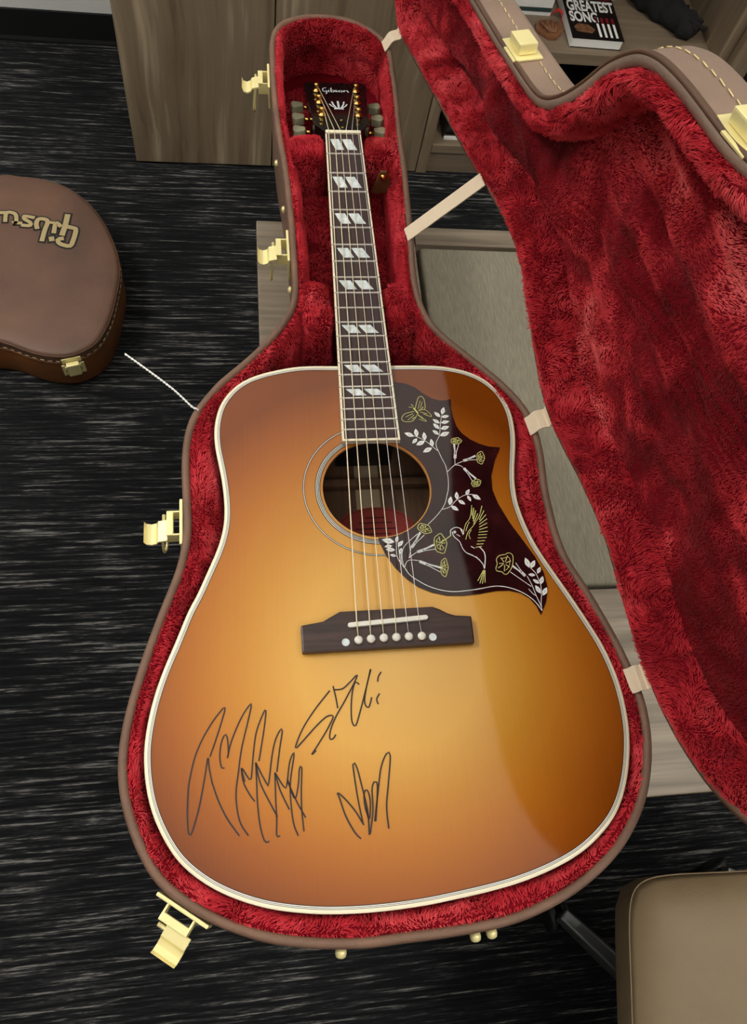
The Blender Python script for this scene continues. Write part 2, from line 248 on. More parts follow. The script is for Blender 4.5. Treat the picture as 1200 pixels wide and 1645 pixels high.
BUTTERFLY=[([(48.4,-403.6),(53.0,-390.4),(56.9,-388.8),(59.1,-393.7),(58.5,-403.8),(52.5,-404.9)],0.6),([(47.0,-406.7),(37.1,-409.6),(33.5,-415.7),(37.3,-418.9),(44.8,-417.8),(49.7,-411.1)],0.6),([(51.3,-406.1),(58.9,-405.1),(64.7,-413.3),(56.3,-410.0)],0.6),([(49.9,-409.9),(59.0,-419.0),(51.3,-416.1)],0.6),([(45.9,-401.6),(42.2,-401.5)],0.6),([(47.1,-400.8),(44.9,-397.8)],0.6),([(46.9,-402.3),(51.0,-409.3)],1.6),([(51.6,-403.6),(54.8,-393.6)],0.5),([(53.7,-403.7),(56.8,-394.9)],0.5),([(54.7,-404.3),(57.2,-401.2)],0.7),([(45.7,-409.1),(37.8,-413.3)],0.5),([(46.5,-411.0),(39.6,-417.1)],0.5),([(47.3,-413.6),(43.9,-416.0)],0.6),([(53.3,-407.4),(60.5,-410.1)],0.6),([(50.8,-411.1),(55.6,-416.2)],0.6)]
SIGNS=[[[(-143.0,-694.8),(-150.9,-704.6),(-159.5,-718.9),(-165.3,-733.1),(-168.8,-748.8),(-169.9,-757.8),(-170.0,-776.7),(-168.7,-789.9),(-166.7,-789.8),(-163.4,-779.8),(-160.8,-769.3),(-157.6,-751.8),(-155.0,-733.8)],[(-143.0,-694.8),(-141.2,-694.9),(-143.4,-703.2),(-148.2,-718.8),(-153.2,-733.1)],[(-154.5,-733.8),(-153.6,-742.3),(-150.8,-755.0),(-151.1,-753.6),(-146.0,-767.7),(-138.9,-781.6),(-129.9,-794.1)],[(-141.5,-742.7),(-144.1,-741.7),(-145.4,-732.7),(-144.2,-722.5),(-141.2,-716.2),(-139.4,-719.3),(-138.5,-730.6),(-139.3,-734.8),(-135.9,-721.3),(-127.9,-703.3),(-121.1,-693.4),(-119.7,-693.9),(-122.5,-706.3),(-128.0,-728.7),(-130.7,-748.1),(-132.4,-760.4),(-131.9,-772.7),(-129.1,-784.9),(-122.9,-794.6)],[(-125.5,-754.3),(-128.1,-743.2),(-122.1,-752.4),(-120.3,-751.3),(-118.4,-731.9),(-115.5,-714.7),(-109.0,-699.1),(-107.7,-700.1),(-110.2,-717.7),(-114.1,-739.1)],[(-128.2,-743.3),(-126.8,-753.9),(-121.9,-763.9),(-117.7,-769.7)],[(-116.7,-740.2),(-108.3,-756.7),(-106.6,-756.4),(-103.5,-735.5),(-100.6,-723.6),(-96.4,-715.5),(-94.6,-716.1),(-97.2,-730.7),(-99.9,-748.5)],[(-116.6,-739.9),(-116.1,-756.0),(-115.6,-772.5),(-113.7,-788.7),(-110.4,-799.5),(-106.9,-799.7)],[(-116.6,-739.9),(-113.2,-756.2),(-103.5,-776.1),(-100.1,-782.4)],[(-101.5,-748.7),(-94.5,-760.3),(-92.3,-759.1),(-89.6,-742.4),(-86.4,-734.7),(-85.8,-736.9),(-89.4,-757.9),(-89.2,-775.7),(-87.5,-789.3),(-84.3,-797.5)],[(-101.5,-748.7),(-101.3,-770.8),(-100.9,-784.3),(-101.2,-796.2),(-98.4,-796.2)],[(-101.5,-748.7),(-97.5,-762.9),(-90.7,-777.7)],[(-91.5,-754.9),(-87.5,-767.7),(-85.4,-769.2),(-82.9,-758.3),(-81.7,-747.2),(-79.8,-746.6),(-80.9,-765.4),(-81.0,-779.0),(-79.9,-794.5)],[(-91.5,-756.3),(-84.8,-772.0),(-78.1,-784.6)]],[[(-53.8,-685.3),(-67.5,-701.0),(-78.3,-716.4),(-84.5,-730.7),(-79.5,-726.9),(-65.8,-713.4),(-57.7,-707.0),(-52.9,-706.2),(-52.3,-708.1),(-58.3,-718.5),(-67.4,-731.4),(-71.9,-737.4),(-67.5,-733.7)],[(-50.8,-681.5),(-49.0,-691.2),(-47.9,-700.6)],[(-50.2,-684.8),(-43.0,-684.4),(-36.3,-679.2),(-29.4,-673.1),(-33.2,-681.0),(-42.1,-695.5),(-49.9,-707.5),(-54.8,-717.9),(-55.9,-725.1),(-53.2,-725.2),(-50.7,-722.0)],[(-28.4,-681.6),(-31.5,-679.4),(-34.4,-686.5),(-36.3,-698.2),(-36.8,-710.6),(-35.2,-715.7),(-33.1,-714.7),(-28.3,-701.8),(-22.1,-683.2),(-17.8,-668.9)],[(-17.4,-668.9),(-22.1,-683.2),(-24.7,-694.2),(-24.2,-699.7),(-21.5,-701.1),(-18.5,-693.0)],[(-8.7,-671.8),(-11.5,-675.8),(-12.4,-680.2)],[(-11.5,-690.2),(-14.4,-694.8),(-13.4,-699.2)]],[[(-35.5,-803.1),(-40.1,-798.1),(-46.5,-785.6),(-50.7,-771.6),(-52.4,-767.4),(-47.1,-771.9),(-39.0,-782.0),(-32.6,-793.3)],[(-33.2,-791.9),(-35.7,-775.4),(-37.4,-758.6),(-38.1,-745.8),(-35.3,-748.9),(-32.0,-764.6),(-28.9,-782.8),(-28.8,-800.9)],[(-28.6,-788.2),(-30.8,-778.5),(-30.5,-768.9),(-27.8,-767.7),(-26.2,-776.1),(-28.0,-789.6),(-30.2,-779.9)],[(-28.1,-800.3),(-24.6,-783.1),(-24.0,-766.6),(-21.4,-761.1),(-19.5,-765.5),(-23.0,-791.3)],[(-23.8,-791.3),(-18.9,-766.9),(-15.2,-750.2),(-9.8,-739.8),(-7.0,-742.1),(-10.4,-763.3),(-13.4,-781.1),(-13.0,-797.4)]]]
LOGO=[([(-453.3,1072.9),(-456.2,1048.4),(-461.0,1022.4)],7.11),([(-455.9,1043.8),(-440.0,1039.6),(-435.0,1034.2),(-439.7,1004.7),(-444.6,992.7),(-458.2,995.1),(-466.5,1000.3),(-468.4,1009.4),(-460.4,1011.4)],6.31),([(-466.2,1044.4),(-474.7,1051.6),(-477.5,1027.4)],5.97),([(-474.7,1051.6),(-485.7,1053.1)],4.59),([(-481.4,1012.6),(-480.4,1007.2)],6.88),([(-499.1,1005.8),(-495.3,1032.4),(-491.4,1057.5),(-507.9,1061.7),(-512.6,1050.3),(-510.5,1037.5)],5.97),([(-519.0,1065.0),(-530.0,1067.4),(-537.4,1068.1),(-536.3,1060.7),(-524.9,1051.8),(-524.3,1043.5),(-539.1,1044.0)],5.28),([(-542.2,1049.4),(-559.7,1050.7),(-551.7,1050.9),(-553.8,1071.3),(-564.4,1077.5),(-572.2,1074.4),(-572.6,1053.9)],5.28),([(-572.4,1076.2),(-584.4,1075.8),(-592.5,1077.4),(-595.6,1066.1),(-596.2,1056.9)],5.28),([(-603.1,1060.3),(-602.2,1080.8),(-613.1,1084.1),(-619.6,1082.0),(-619.9,1062.5)],5.28)]
CASE2=[(-594.9,1183.9),(-557.9,1182.1),(-520.5,1178.6),(-488.9,1169.5),(-456.8,1153.4),(-428.2,1128.6),(-404.6,1100.2),(-383.4,1063.7),(-367.3,1025.7),(-355.2,988.3),(-348.2,953.0),(-347.5,924.4),(-349.2,897.7),(-361.4,821.3),(-380.7,769.6),(-397.2,750.9),(-413.8,739.5),(-436.1,731.0),(-458.5,729.7),(-486.7,734.1),(-515.2,744.1),(-561.0,764.0),(-618.8,766.8),(-638.2,765.6),(-657.5,762.4),(-676.4,756.8),(-695.1,750.0),(-713.7,743.5),(-732.6,737.6),(-751.7,732.9),(-771.0,731.0),(-790.2,732.3),(-808.3,738.0),(-826.0,744.7),(-842.4,753.7),(-858.7,762.9),(-875.5,771.4),(-892.8,778.8),(-910.7,785.0),(-929.2,789.6),(-948.5,791.0),(-967.7,788.3),(-986.7,784.1),(-1005.6,779.8),(-1024.6,775.6),(-1043.5,771.2),(-1062.4,766.5),(-1081.2,761.7),(-1100.0,756.7),(-1118.8,751.8),(-1137.5,746.6),(-1156.1,741.0),(-1174.5,734.9),(-1193.0,729.0),(-1211.7,723.5),(-1230.4,718.3),(-1249.2,713.3),(-1268.0,708.5),(-1286.8,703.8),(-1305.8,699.4),(-1324.8,695.4),(-1343.8,691.4),(-1362.8,687.3),(-1382.1,685.3),(-1401.4,686.1),(-1418.9,694.2),(-1432.2,708.3),(-1441.0,725.5),(-1446.0,744.3),(-1448.9,763.5),(-1447.3,782.8),(-1441.1,801.1),(-1432.0,818.3),(-1419.6,833.1),(-1403.7,844.3),(-1385.3,850.4),(-1366.3,854.3),(-1347.3,858.3),(-1328.3,862.3),(-1309.3,866.3),(-1290.2,869.9),(-1271.1,873.3),(-1251.9,876.7),(-1232.9,880.5),(-1213.9,884.6),(-1194.9,888.8),(-1175.9,892.6),(-1156.8,896.2),(-1137.7,899.7),(-1118.5,903.2),(-1099.4,906.6),(-1080.3,909.9),(-1061.1,913.0),(-1041.9,916.2),(-1022.8,919.3),(-1003.7,923.1),(-984.9,928.1),(-966.7,934.7),(-949.8,944.3),(-935.8,957.6),(-923.6,972.7),(-912.4,988.6),(-901.8,1005.2),(-890.7,1021.5),(-878.9,1037.2),(-865.7,1051.5),(-850.4,1063.3),(-833.3,1071.8),(-815.4,1077.9),(-797.0,1082.0),(-778.5,1085.2),(-760.2,1089.9),(-742.1,1095.5),(-724.1,1101.6),(-706.8,1109.6),(-691.1,1120.7),(-676.1,1132.9),(-660.5,1144.2)]
LATCH = [(-.0888, .1093), (-.0760, -.1800), (-.1804, -.5190), (-.1700, -.8420)]     # where the latches sit on the rim
HINGE = [(.1716, .020), (-.428, .021), (-.690, .022)]
STRAP2 = (-.170, -.1767)
STUDS = [(-.088, -.014, -.030), (-.086, -.091, -.032), (-.0800, -.2226, -.028)]
FEET = [(-.0585, -.88, -.012), (.0476, -.88, -.012), (.0627, -.88, -.012)]
LATCH2 = [(-.4400, .7550)]

# ------------------------------------------------------------------ the guitar's own frame (nut at the origin, y to the head, z off the soundboard)
GM = Matrix(((0.998331, 0.028878, -0.050016, 0.018154), (-0.026674, 0.998667, 0.044185, 0.627812), (0.051225, -0.042777, 0.997771, 0.713108), (0, 0, 0, 1)))
def mm(a): return np.asarray(a, float)/1000.0
BENCH_Z = .600
def zbottom(x, y, zw=BENCH_Z+.0006):      # height in the guitar frame of the level bench top
    return (zw-0.713108-0.051225*x+0.042777*y)/0.997771

# ------------------------------------------------------------------ materials
M_leather = mat('brown_vinyl', (132, 110, 95), .55, bump=.25, bscale=420, var=.08, vscale=14)
M_rim = mat('brown_rim_vinyl', (112, 84, 68), .6, bump=.3, bscale=500, var=.1, vscale=30)
M_piping = mat('dark_brown_piping', (84, 56, 38), .45)
M_plush = mat('red_plush_backing', (112, 8, 22), .9, spec=.1)
def plush(name, stops, scale, wob, sheen=.35, off=(0, 0, 0)):
    m = grain(name, stops, scale, .6, 0, wob, 9, spec=.3, detail=3, off=off); b = m.node_tree.nodes['Principled BSDF']
    b.inputs['Sheen Weight'].default_value = sheen; b.inputs['Sheen Roughness'].default_value = .5; b.inputs['Sheen Tint'].default_value = lin((255, 150, 150))
    return m
M_fur = plush('red_plush_pile', [(.30, (168, 18, 36)), (.5, (206, 38, 54)), (.70, (236, 84, 92))], (26, 18, 26), .05)  # mottled reds paint the sheen of the brushed nap into the colour
M_furlid = plush('red_plush_painted_sheen', [(.40, (116, 3, 18)), (.48, (160, 16, 32)), (.56, (222, 60, 70)), (.66, (255, 122, 122))], (9, 5, 8), .2, off=(2.3, 1.9, .4))  # velvet sheen painted as light and dark patches, shifted to brighten the neck end
M_brass = mat('pale_brass', (240, 228, 166), .42, metal=.35)
M_strap = mat('cream_webbing', (224, 206, 180), .8, bump=.2, bscale=900)
M_thread = mat('cream_thread', (226, 204, 150), .8)
M_steel = mat('dark_slot', (20, 16, 12), .6)
M_cream = mat('cream_binding', (240, 232, 204), .25)
M_black = mat('black_purfling', (18, 15, 14), .3)
M_white = mat('white_purfling', (232, 230, 220), .3)
M_pearl = mat('pearl_inlay', (214, 224, 226), .15, var=.1, vscale=160)
M_fret = mat('nickel_fret', (235, 230, 220), .25, metal=.6)
M_gold = mat('gold_plate', (236, 192, 104), .2, metal=1.0)
M_rosewood = grain('rosewood', [(.3, (40, 26, 24)), (.7, (72, 50, 44))], (14, 260, 60), .4, .1)
M_ebony = grain('fingerboard_rosewood', [(.3, (44, 28, 28)), (.7, (66, 44, 42))], (300, 10, 60), .4, .1)
M_guard = mat('tortoise_pickguard', (40, 14, 16), .06, var=.35, vscale=40)
M_engrW = mat('white_engraving', (236, 240, 238), .5)
M_engrY = mat('yellow_engraving', (206, 206, 126), .5)
M_ink = mat('black_marker_ink', (44, 27, 16), .35)
M_mahog = grain('mahogany', [(.3, (72, 34, 20)), (.7, (112, 58, 34))], (200, 8, 60), .3, .05)
M_inside = grain('unfinished_mahogany', [(.3, (92, 66, 48)), (.7, (120, 90, 66))], (160, 8, 60), .8, .05)
M_spruce = mat('bare_spruce_edge', (214, 150, 82), .6)
M_strip = mat('spruce_back_strip', (170, 150, 122), .8)
M_headblk = mat('black_lacquer', (14, 13, 14), .08)
M_key = mat('grey_green_tuner_button', (150, 150, 122), .3)
M_label = mat('red_paper_label', (150, 52, 44), .8)
M_labelink = mat('dark_label_print', (70, 18, 18), .8)
M_bronze = mat('bronze_string', (244, 230, 196), .35, metal=.25)
M_plain = mat('plain_steel_string', (236, 232, 226), .3, metal=.35)
M_wood_v = grain('laminate_vertical_grain', [(.30, (98, 82, 64)), (.46, (128, 111, 90)), (.56, (134, 117, 96)), (.70, (172, 154, 128))], (34, 34, 1.1), .5, .04, .07, 2.0)
M_wood_h = grain('laminate_cross_grain', [(.28, (94, 82, 68)), (.5, (124, 111, 95)), (.72, (156, 143, 125))], (2.2, 60, 60), .5, .04, .03, 3)
M_wood_in = grain('laminate_shelf', [(.3, (110, 95, 78)), (.7, (140, 123, 103))], (2.0, 50, 50), .5, .03, .03, 3)
M_cushion = grain('olive_grey_fabric', [(.3, (108, 103, 89)), (.7, (138, 132, 115))], (900, 60, 200), .9, .25, dist=.0006, detail=3)
M_wall = mat('white_paint', (226, 228, 228), .8, bump=.05, bscale=90)
M_base = mat('black_vinyl_base', (20, 21, 23), .75, spec=.25)
M_ceil = mat('ceiling_white', (226, 226, 222), .9, bump=.1, bscale=300)
M_chair = mat('taupe_leather', (124, 105, 78), .55, bump=.25, bscale=700, var=.05, vscale=9)
M_chrome = mat('satin_steel', (120, 122, 122), .4, metal=.9)
M_blackp = mat('black_plastic', (24, 24, 26), .45)
M_case2 = mat('red_brown_vinyl', (95, 67, 52), .5, bump=.3, bscale=420, var=.13, vscale=9)
M_case2s = mat('chestnut_vinyl_side', (100, 59, 26), .5, bump=.3, bscale=420, var=.12, vscale=14)
M_paper = mat('white_paper', (238, 238, 236), .8)
M_bookblk = mat('black_cover', (24, 20, 20), .35)
M_bookred = mat('dark_red_print', (120, 26, 36), .4)
M_bookbrn = mat('brown_print', (110, 76, 52), .5, var=.3, vscale=120)
M_teal = mat('dark_teal_cover', (46, 66, 66), .5)
M_ribbon = mat('red_ribbon', (196, 40, 40), .6)
M_pickwd = grain('carved_brown_wood', [(.3, (104, 66, 42)), (.7, (146, 98, 66))], (60, 200, 60), .5, .2)
M_fuzzblk = mat('black_knit', (16, 16, 18), .9, bump=.6, bscale=160)
M_cord = mat('white_cord', (235, 235, 230), .7)

def carpet():
    m = bpy.data.materials.new('charcoal_carpet'); m.use_nodes = True; nt = m.node_tree; b = nt.nodes['Principled BSDF']; L = nt.links.new
    tc = nt.nodes.new('ShaderNodeTexCoord')
    rt = nt.nodes.new('ShaderNodeMapping'); rt.inputs['Rotation'].default_value = (0, 0, math.radians(0.8)); L(tc.outputs['Object'], rt.inputs['Vector'])
    def streak(sx, sy, det, off=0):
        mp = nt.nodes.new('ShaderNodeMapping'); mp.inputs['Scale'].default_value = (sx, sy, 1); mp.inputs['Location'].default_value = (off, off, 0)
        n = nt.nodes.new('ShaderNodeTexNoise'); n.inputs['Scale'].default_value = 1; n.inputs['Detail'].default_value = det; n.inputs['Roughness'].default_value = .7
        L(rt.outputs[0], mp.inputs['Vector']); L(mp.outputs[0], n.inputs['Vector']); return n
    n1 = streak(7, 165, 3); n2 = streak(3.2, 3.2, 2, 5); n3 = streak(60, 420, 2, 9)
    mx = nt.nodes.new('ShaderNodeMath'); mx.operation = 'MULTIPLY_ADD'; L(n2.outputs['Fac'], mx.inputs[0]); mx.inputs[1].default_value = .22; L(n1.outputs['Fac'], mx.inputs[2])
    ma = nt.nodes.new('ShaderNodeMath'); ma.operation = 'MULTIPLY_ADD'; L(n3.outputs['Fac'], ma.inputs[0]); ma.inputs[1].default_value = .25; L(mx.outputs[0], ma.inputs[2])
    r = ramp(nt, [(.66, (15, 16, 18)), (.76, (27, 28, 30)), (.83, (54, 54, 55)), (.90, (112, 111, 108))]); L(ma.outputs[0], r.inputs['Fac']); L(r.outputs['Color'], b.inputs['Base Color'])
    b.inputs['Roughness'].default_value = .95; b.inputs['Specular IOR Level'].default_value = .15
    k = nt.nodes.new('ShaderNodeBump'); k.inputs['Strength'].default_value = .8; k.inputs['Distance'].default_value = .003; L(ma.outputs[0], k.inputs['Height']); L(k.outputs['Normal'], b.inputs['Normal'])
    return m
M_carpet = carpet()

def sunburst():
    m = bpy.data.materials.new('honey_sunburst_lacquer'); m.use_nodes = True; nt = m.node_tree; b = nt.nodes['Principled BSDF']; L = nt.links.new
    tc = nt.nodes.new('ShaderNodeTexCoord'); sp = nt.nodes.new('ShaderNodeSeparateXYZ'); L(tc.outputs['Object'], sp.inputs[0])
    def mth(op, a, c=None):
        n = nt.nodes.new('ShaderNodeMath'); n.operation = op
        for i, v in enumerate((a, c)):
            if v is None: continue
            if isinstance(v, (int, float)): n.inputs[i].default_value = v
            else: L(v, n.inputs[i])
        return n.outputs[0]
    dy = mth('ADD', sp.outputs['Y'], .668)
    up = mth('DIVIDE', mth('MAXIMUM', dy, 0.0), .255); dn = mth('DIVIDE', mth('MINIMUM', dy, 0.0), .172); dx = mth('DIVIDE', sp.outputs['X'], .192)
    d = mth('SQRT', mth('ADD', mth('ADD', mth('MULTIPLY', up, up), mth('MULTIPLY', dn, dn)), mth('MULTIPLY', dx, dx)))
    mp = nt.nodes.new('ShaderNodeMapping'); mp.inputs['Scale'].default_value = (700, 6, 1); L(tc.outputs['Object'], mp.inputs['Vector'])
    n = nt.nodes.new('ShaderNodeTexNoise'); n.inputs['Scale'].default_value = 1; n.inputs['Detail'].default_value = 3; L(mp.outputs[0], n.inputs['Vector'])
    d2 = mth('ADD', d, mth('MULTIPLY', mth('SUBTRACT', n.outputs['Fac'], .5), .05))
    r = ramp(nt, [(.0, (228, 180, 98)), (.34, (222, 168, 78)), (.54, (198, 136, 48)), (.71, (178, 108, 30)), (.86, (152, 82, 20)), (1.0, (120, 58, 10))])
    sc = mth('DIVIDE', d2, 1.18); L(sc, r.inputs['Fac']); L(r.outputs['Color'], b.inputs['Base Color'])
    b.inputs['Roughness'].default_value = .07; b.inputs['IOR'].default_value = 1.5
    return m
M_top = sunburst()

# ------------------------------------------------------------------ the room
tag(MB().add([(-3,-3.4,0),(2.6,-3.4,0),(2.6,1.745,0),(-3,1.745,0)], [(0,1,2,3)]).build('floor', M_carpet), 'charcoal carpet with fine pale streaks', kind='structure')
tag(MB().box(-3, 2.6, 1.745, 1.82, 0, CEIL).build('wall_back', M_wall), 'white painted wall behind the cabinet', kind='structure')
tag(MB().box(-3.08, -3, -3.4, 1.82, 0, CEIL).build('wall_left', M_wall), 'white painted side wall', kind='structure')
tag(MB().box(2.6, 2.68, -3.4, 1.82, 0, CEIL).build('wall_right', M_wall), 'white painted side wall on the right', kind='structure')
tag(MB().box(-3.08, 2.68, -3.48, -3.4, 0, CEIL).build('wall_front', M_wall), 'white painted wall behind the viewer', kind='structure')
tag(MB().box(-3.08, 2.68, -3.48, 1.82, CEIL, CEIL+.05).build('ceiling', M_ceil), 'plain white ceiling', kind='structure')
bp = [(0, .0), (.008, .0), (.0075, .005), (.004, .012), (.0035, .078), (0, .08)]
V = [(-3, 1.745-a, z) for a, z in bp]+[(2.6, 1.745-a, z) for a, z in bp]
tag(mesh('baseboard_back', V, [(i, i+1, i+7, i+6) for i in range(5)], M_base), 'black vinyl cove base along the white wall', kind='structure')
def light(x, y, sx, sy, e, name, label):
    r = empty(name, Matrix.Translation((x, y, CEIL)), label, 'ceiling light')
    f = MB()
    for a in ((-sx/2-.025, -sx/2, -sy/2-.025, sy/2+.025), (sx/2, sx/2+.025, -sy/2-.025, sy/2+.025), (-sx/2, sx/2, -sy/2-.025, -sy/2), (-sx/2, sx/2, sy/2, sy/2+.025)):
        f.box(*a, -.012, -.0005)
    f.build('frame', M_ceil, r)
    MB().box(-sx/2, sx/2, -sy/2, sy/2, -.010, -.0005).build('diffuser', mat('lamp_diffuser', (255, 250, 240), .6, emit=e), r)
for i, a in enumerate(LAMPS):
    light(*a, 'ceiling_light', ['bright ceiling panel light on the left', 'bright ceiling panel light behind the viewer', 'bright ceiling panel light on the right'][i])
light(*ADDED_GLOW, 'added_ceiling_glow', 'large added glowing sheet standing in for the bright ceiling above the guitar')

# ------------------------------------------------------------------ cabinet with two doors
YC = 1.3426
cab = empty('storage_cabinet', Matrix.Translation((0, 1.545, 0)), 'taupe wood laminate cabinet with two plain doors behind the guitar case', 'cabinet')
cb = MB().box(-.331, .331, YC+.021-1.545, .195, .012, .76); cb.build('body', M_wood_v, cab)
MB().box(-.31, .31, YC+.05-1.545, .18, 0, .012).build('plinth', M_base, cab)
MB().box(-.335, .335, YC-1.545-.004, .197, .76, .785).build('cabinet_top', M_wood_h, cab, bevel=.0015)
MB().box(-.3335, -.0215, YC-1.545, YC-1.545+.0195, .006, .755).build('door', M_wood_v, cab, bevel=.0012)
MB().box(-.0185, .3335, YC-1.545, YC-1.545+.0195, .006, .755).build('door', M_wood_v, cab, bevel=.0012)

# open bookcase beside it
bk = empty('open_bookcase', Matrix.Translation((.67, 1.545, 0)), 'taupe wood laminate open bookcase holding books', 'bookcase')
y0, y1 = YC+.003-1.545, .195
MB().box(.3365-.67, .3625-.67, y0, y1, 0, .785).build('side_panel', M_wood_v, bk, bevel=.001)
MB().box(.958-.67, .985-.67, y0, y1, 0, .785).build('side_panel', M_wood_v, bk, bevel=.001)
MB().box(.3635-.67, .957-.67, y0+.006, y0+.028, 0, .060).build('kick_rail', M_wood_in, bk)
MB().box(.3635-.67, .957-.67, y0, y1-.012, .0605, .083).build('shelf', M_wood_in, bk, bevel=.001)
MB().box(.3635-.67, .957-.67, y0, y1-.012, .310, .3355).build('shelf', M_wood_in, bk, bevel=.001)
MB().box(.3635-.67, .957-.67, y0, y1-.012, .76, .784).build('shelf', M_wood_in, bk, bevel=.001)
MB().box(.3635-.67, .957-.67, y1-.011, y1-.001, .084, .759).build('back_panel', M_wood_in, bk)
# neighbouring unit's end panel at the right
pn = empty('cabinet_end_panel', Matrix.Translation((1.02, 1.545, 0)), 'taupe laminate end panel right of the bookcase in two pieces', 'panel')
MB().box(-.0345, .012, YC-.02-1.545, .19, .292, .785).build('upper_panel', M_wood_v, pn, bevel=.001)
MB().box(-.0345, .012, YC-.02-1.545, .19, 0, .2905).build('lower_panel', M_wood_v, pn, bevel=.001)

# ------------------------------------------------------------------ things on the shelves
SZ = .3358
def placed(name, x, y, z, rz, label, cat, group=None):
    return empty(name, Matrix.Translation((x, y, z)) @ Matrix.Rotation(rz, 4, 'Z'), label, cat, group)
def text(body, parent, m, x, y, z, size, sx=1.0, sy=1.0, ext=.0002, align='LEFT', name='lettering', bold=0):
    cu = bpy.data.curves.new(name, 'FONT'); cu.body = body; cu.size = size; cu.extrude = ext; cu.align_x = align; cu.offset = bold
    t = bpy.data.objects.new('tmp', cu); C.objects.link(t); bpy.context.view_layer.update()
    me = bpy.data.meshes.new_from_object(t); bpy.data.objects.remove(t); me.materials.clear(); me.materials.append(m); me.name = name
    o = bpy.data.objects.new(name, me); o.location = (x, y, z); o.scale = (sx, sy, 1); o['label'] = 'printed lettering'
    return link(o, parent)
bx = placed('paperback_book', .6175, 1.366, SZ, math.radians(-1.0), 'thick black paperback with white capital title lying on the shelf', 'book')
MB().box(.002, .116, .001, .178, .0015, .0205).build('pages', M_paper, bx, bevel=.0005)
MB().box(0, .1185, 0, .180, 0, .0012).build('back_cover', M_bookblk, bx)
cv = MB().box(0, .1185, 0, .180, .0208, .022).build('front_cover', M_bookblk, bx)
MB().box(0, .0012, 0, .180, .0012, .0208).build('spine', M_paper, bx)
text('THE', cv, M_paper, .010, .130, .0222, .044, .66, 1.15, bold=.0010)
text('GREATEST', cv, M_paper, .006, .092, .0222, .040, .585, 1.2, bold=.0011)
text('SONG', cv, M_paper, .006, .056, .0222, .036, .66, 1.25, bold=.0011)
MB().box(.050, .112, .132, .154, .0221, .0224).build('red_panel', M_bookred, cv)
MB().prism([(.014,.022),(.048,.018),(.058,.030),(.044,.046),(.020,.048),(.010,.036)], .0221, .0224).build('brown_emblem', M_bookbrn, cv)
for i in range(4):
    MB().box(.064+i*.0125, .0695+i*.0125, .008, .052, .0221, .0224).build('white_bar', M_paper, cv)
    MB().box(.0635+i*.0125, .070+i*.0125, .053, .072, .0221, .0224).build('red_tip', M_bookred, cv)
s1 = placed('stacked_book', .425, 1.462, SZ, .01, 'white book with dark teal cover edge at the bottom of the pile', 'book', 'pile of white books')
MB().box(0, .168, 0, .225, 0, .010).build('cover', M_paper, s1, bevel=.001); MB().box(.001, .166, -.002, .228, .0102, .0165).build('dark_board', M_teal, s1)
s2 = placed('stacked_book', .422, 1.459, SZ+.0168, .02, 'thick white paged book on top of the pile', 'book', 'pile of white books')
MB().box(.001, .170, .001, .228, .001, .040).build('pages', M_paper, s2, bevel=.001); MB().box(0, .171, 0, .23, .0405, .043).build('cover', M_paper, s2)
pk = placed('carved_wood_ornament', .582, 1.410, SZ, -.05, 'small brown carved wooden leaf shaped ornament beside the paperback', 'ornament')
hexo = [(-.020,.030),(.006,.034),(.026,.026),(.032,.006),(.010,-.026),(-.008,-.028),(-.034,-.004),(-.032,.018)]
MB().prism(hexo, 0, .007).build('base_plate', M_pickwd, pk, bevel=.0012)
for i, (a, b) in enumerate((((-.024,.016),(-.004,-.012)),((-.012,.024),(0,-.012)),((.003,.027),(.003,-.012)),((.016,.022),(.006,-.012)))):
    MB().tube([(a[0],a[1],.0085),((a[0]+b[0])/2,(a[1]+b[1])/2,.011),(b[0],b[1],.0085)], [.002,.0045,.0025], 8).build('carved_leaf', M_pickwd, pk, True)
rb = placed('red_ribbon', .6125, 1.446, SZ, 0, 'short red ribbon loop between ornament and paperback', 'ribbon')
m = MB()
path = spl([(-.022,.012,.006),(-.010,.016,.016),(0,.008,.014),(-.003,-.010,.006),(-.006,-.028,.002)], 20, False)
V = []
for i, p in enumerate(path): V += [(p[0], p[1]-.003, p[2]), (p[0]+.003, p[1]+.003, p[2]+.002), (p[0]+.0032, p[1]+.0028, p[2]+.0014), (p[0]+.0002, p[1]-.0032, p[2]-.0006)]
m.add(V, [(i*4+k, i*4+(k+1) % 4, i*4+4+(k+1) % 4, i*4+4+k) for i in range(19) for k in range(4)]); m.build('loop', M_ribbon, rb)
# dark knitted bundle
kb = placed('black_knit_bundle', .865, 1.478, SZ, 0, 'lumpy black knitted bundle lying diagonally on the shelf', 'bundle')
P = spl([(-.085,.095,.022),(-.05,.055,.026),(-.01,.008,.026),(.03,-.04,.026),(.052,-.066,.020)], 40, False)
R = [.012+.017*math.sin(math.pi*min(1, (i+2)/20)/2) if i < 18 else .029-.016*max(0, (i-34)/6) for i in range(40)]
mb = MB().tube(P, R, 18); V = np.array(mb.V); V += np.stack([vnoise(V, 130, 3), vnoise(V, 130, 4), vnoise(V, 130, 5)], 1)*.0032
V[:, 2] = np.maximum(V[:, 2], .0008); mb.V = [tuple(v) for v in V]; mb.build('bundle_body', M_fuzzblk, kb, True)
for j in range(3):
    Q = [(p[0]+.016*math.cos(i*.75+j*2.1)+.004, p[1]+.012*math.sin(i*.75+j*2.1), max(.006, p[2]+.016+.005*math.sin(i*.9+j))) for i, p in enumerate(P)]
    MB().tube(Q, .0052, 8).build('knit_strand', M_fuzzblk, kb, True)
cd = placed('cream_card', .79, 1.575, SZ, .25, 'cream card lying at the back of the shelf', 'card')
MB().box(-.045, .045, -.03, .03, 0, .002).build('card_sheet', M_paper, cd, bevel=.0004); MB().box(-.036, .036, -.022, .022, .0021, .0026).build('card_print', M_bookbrn, cd)
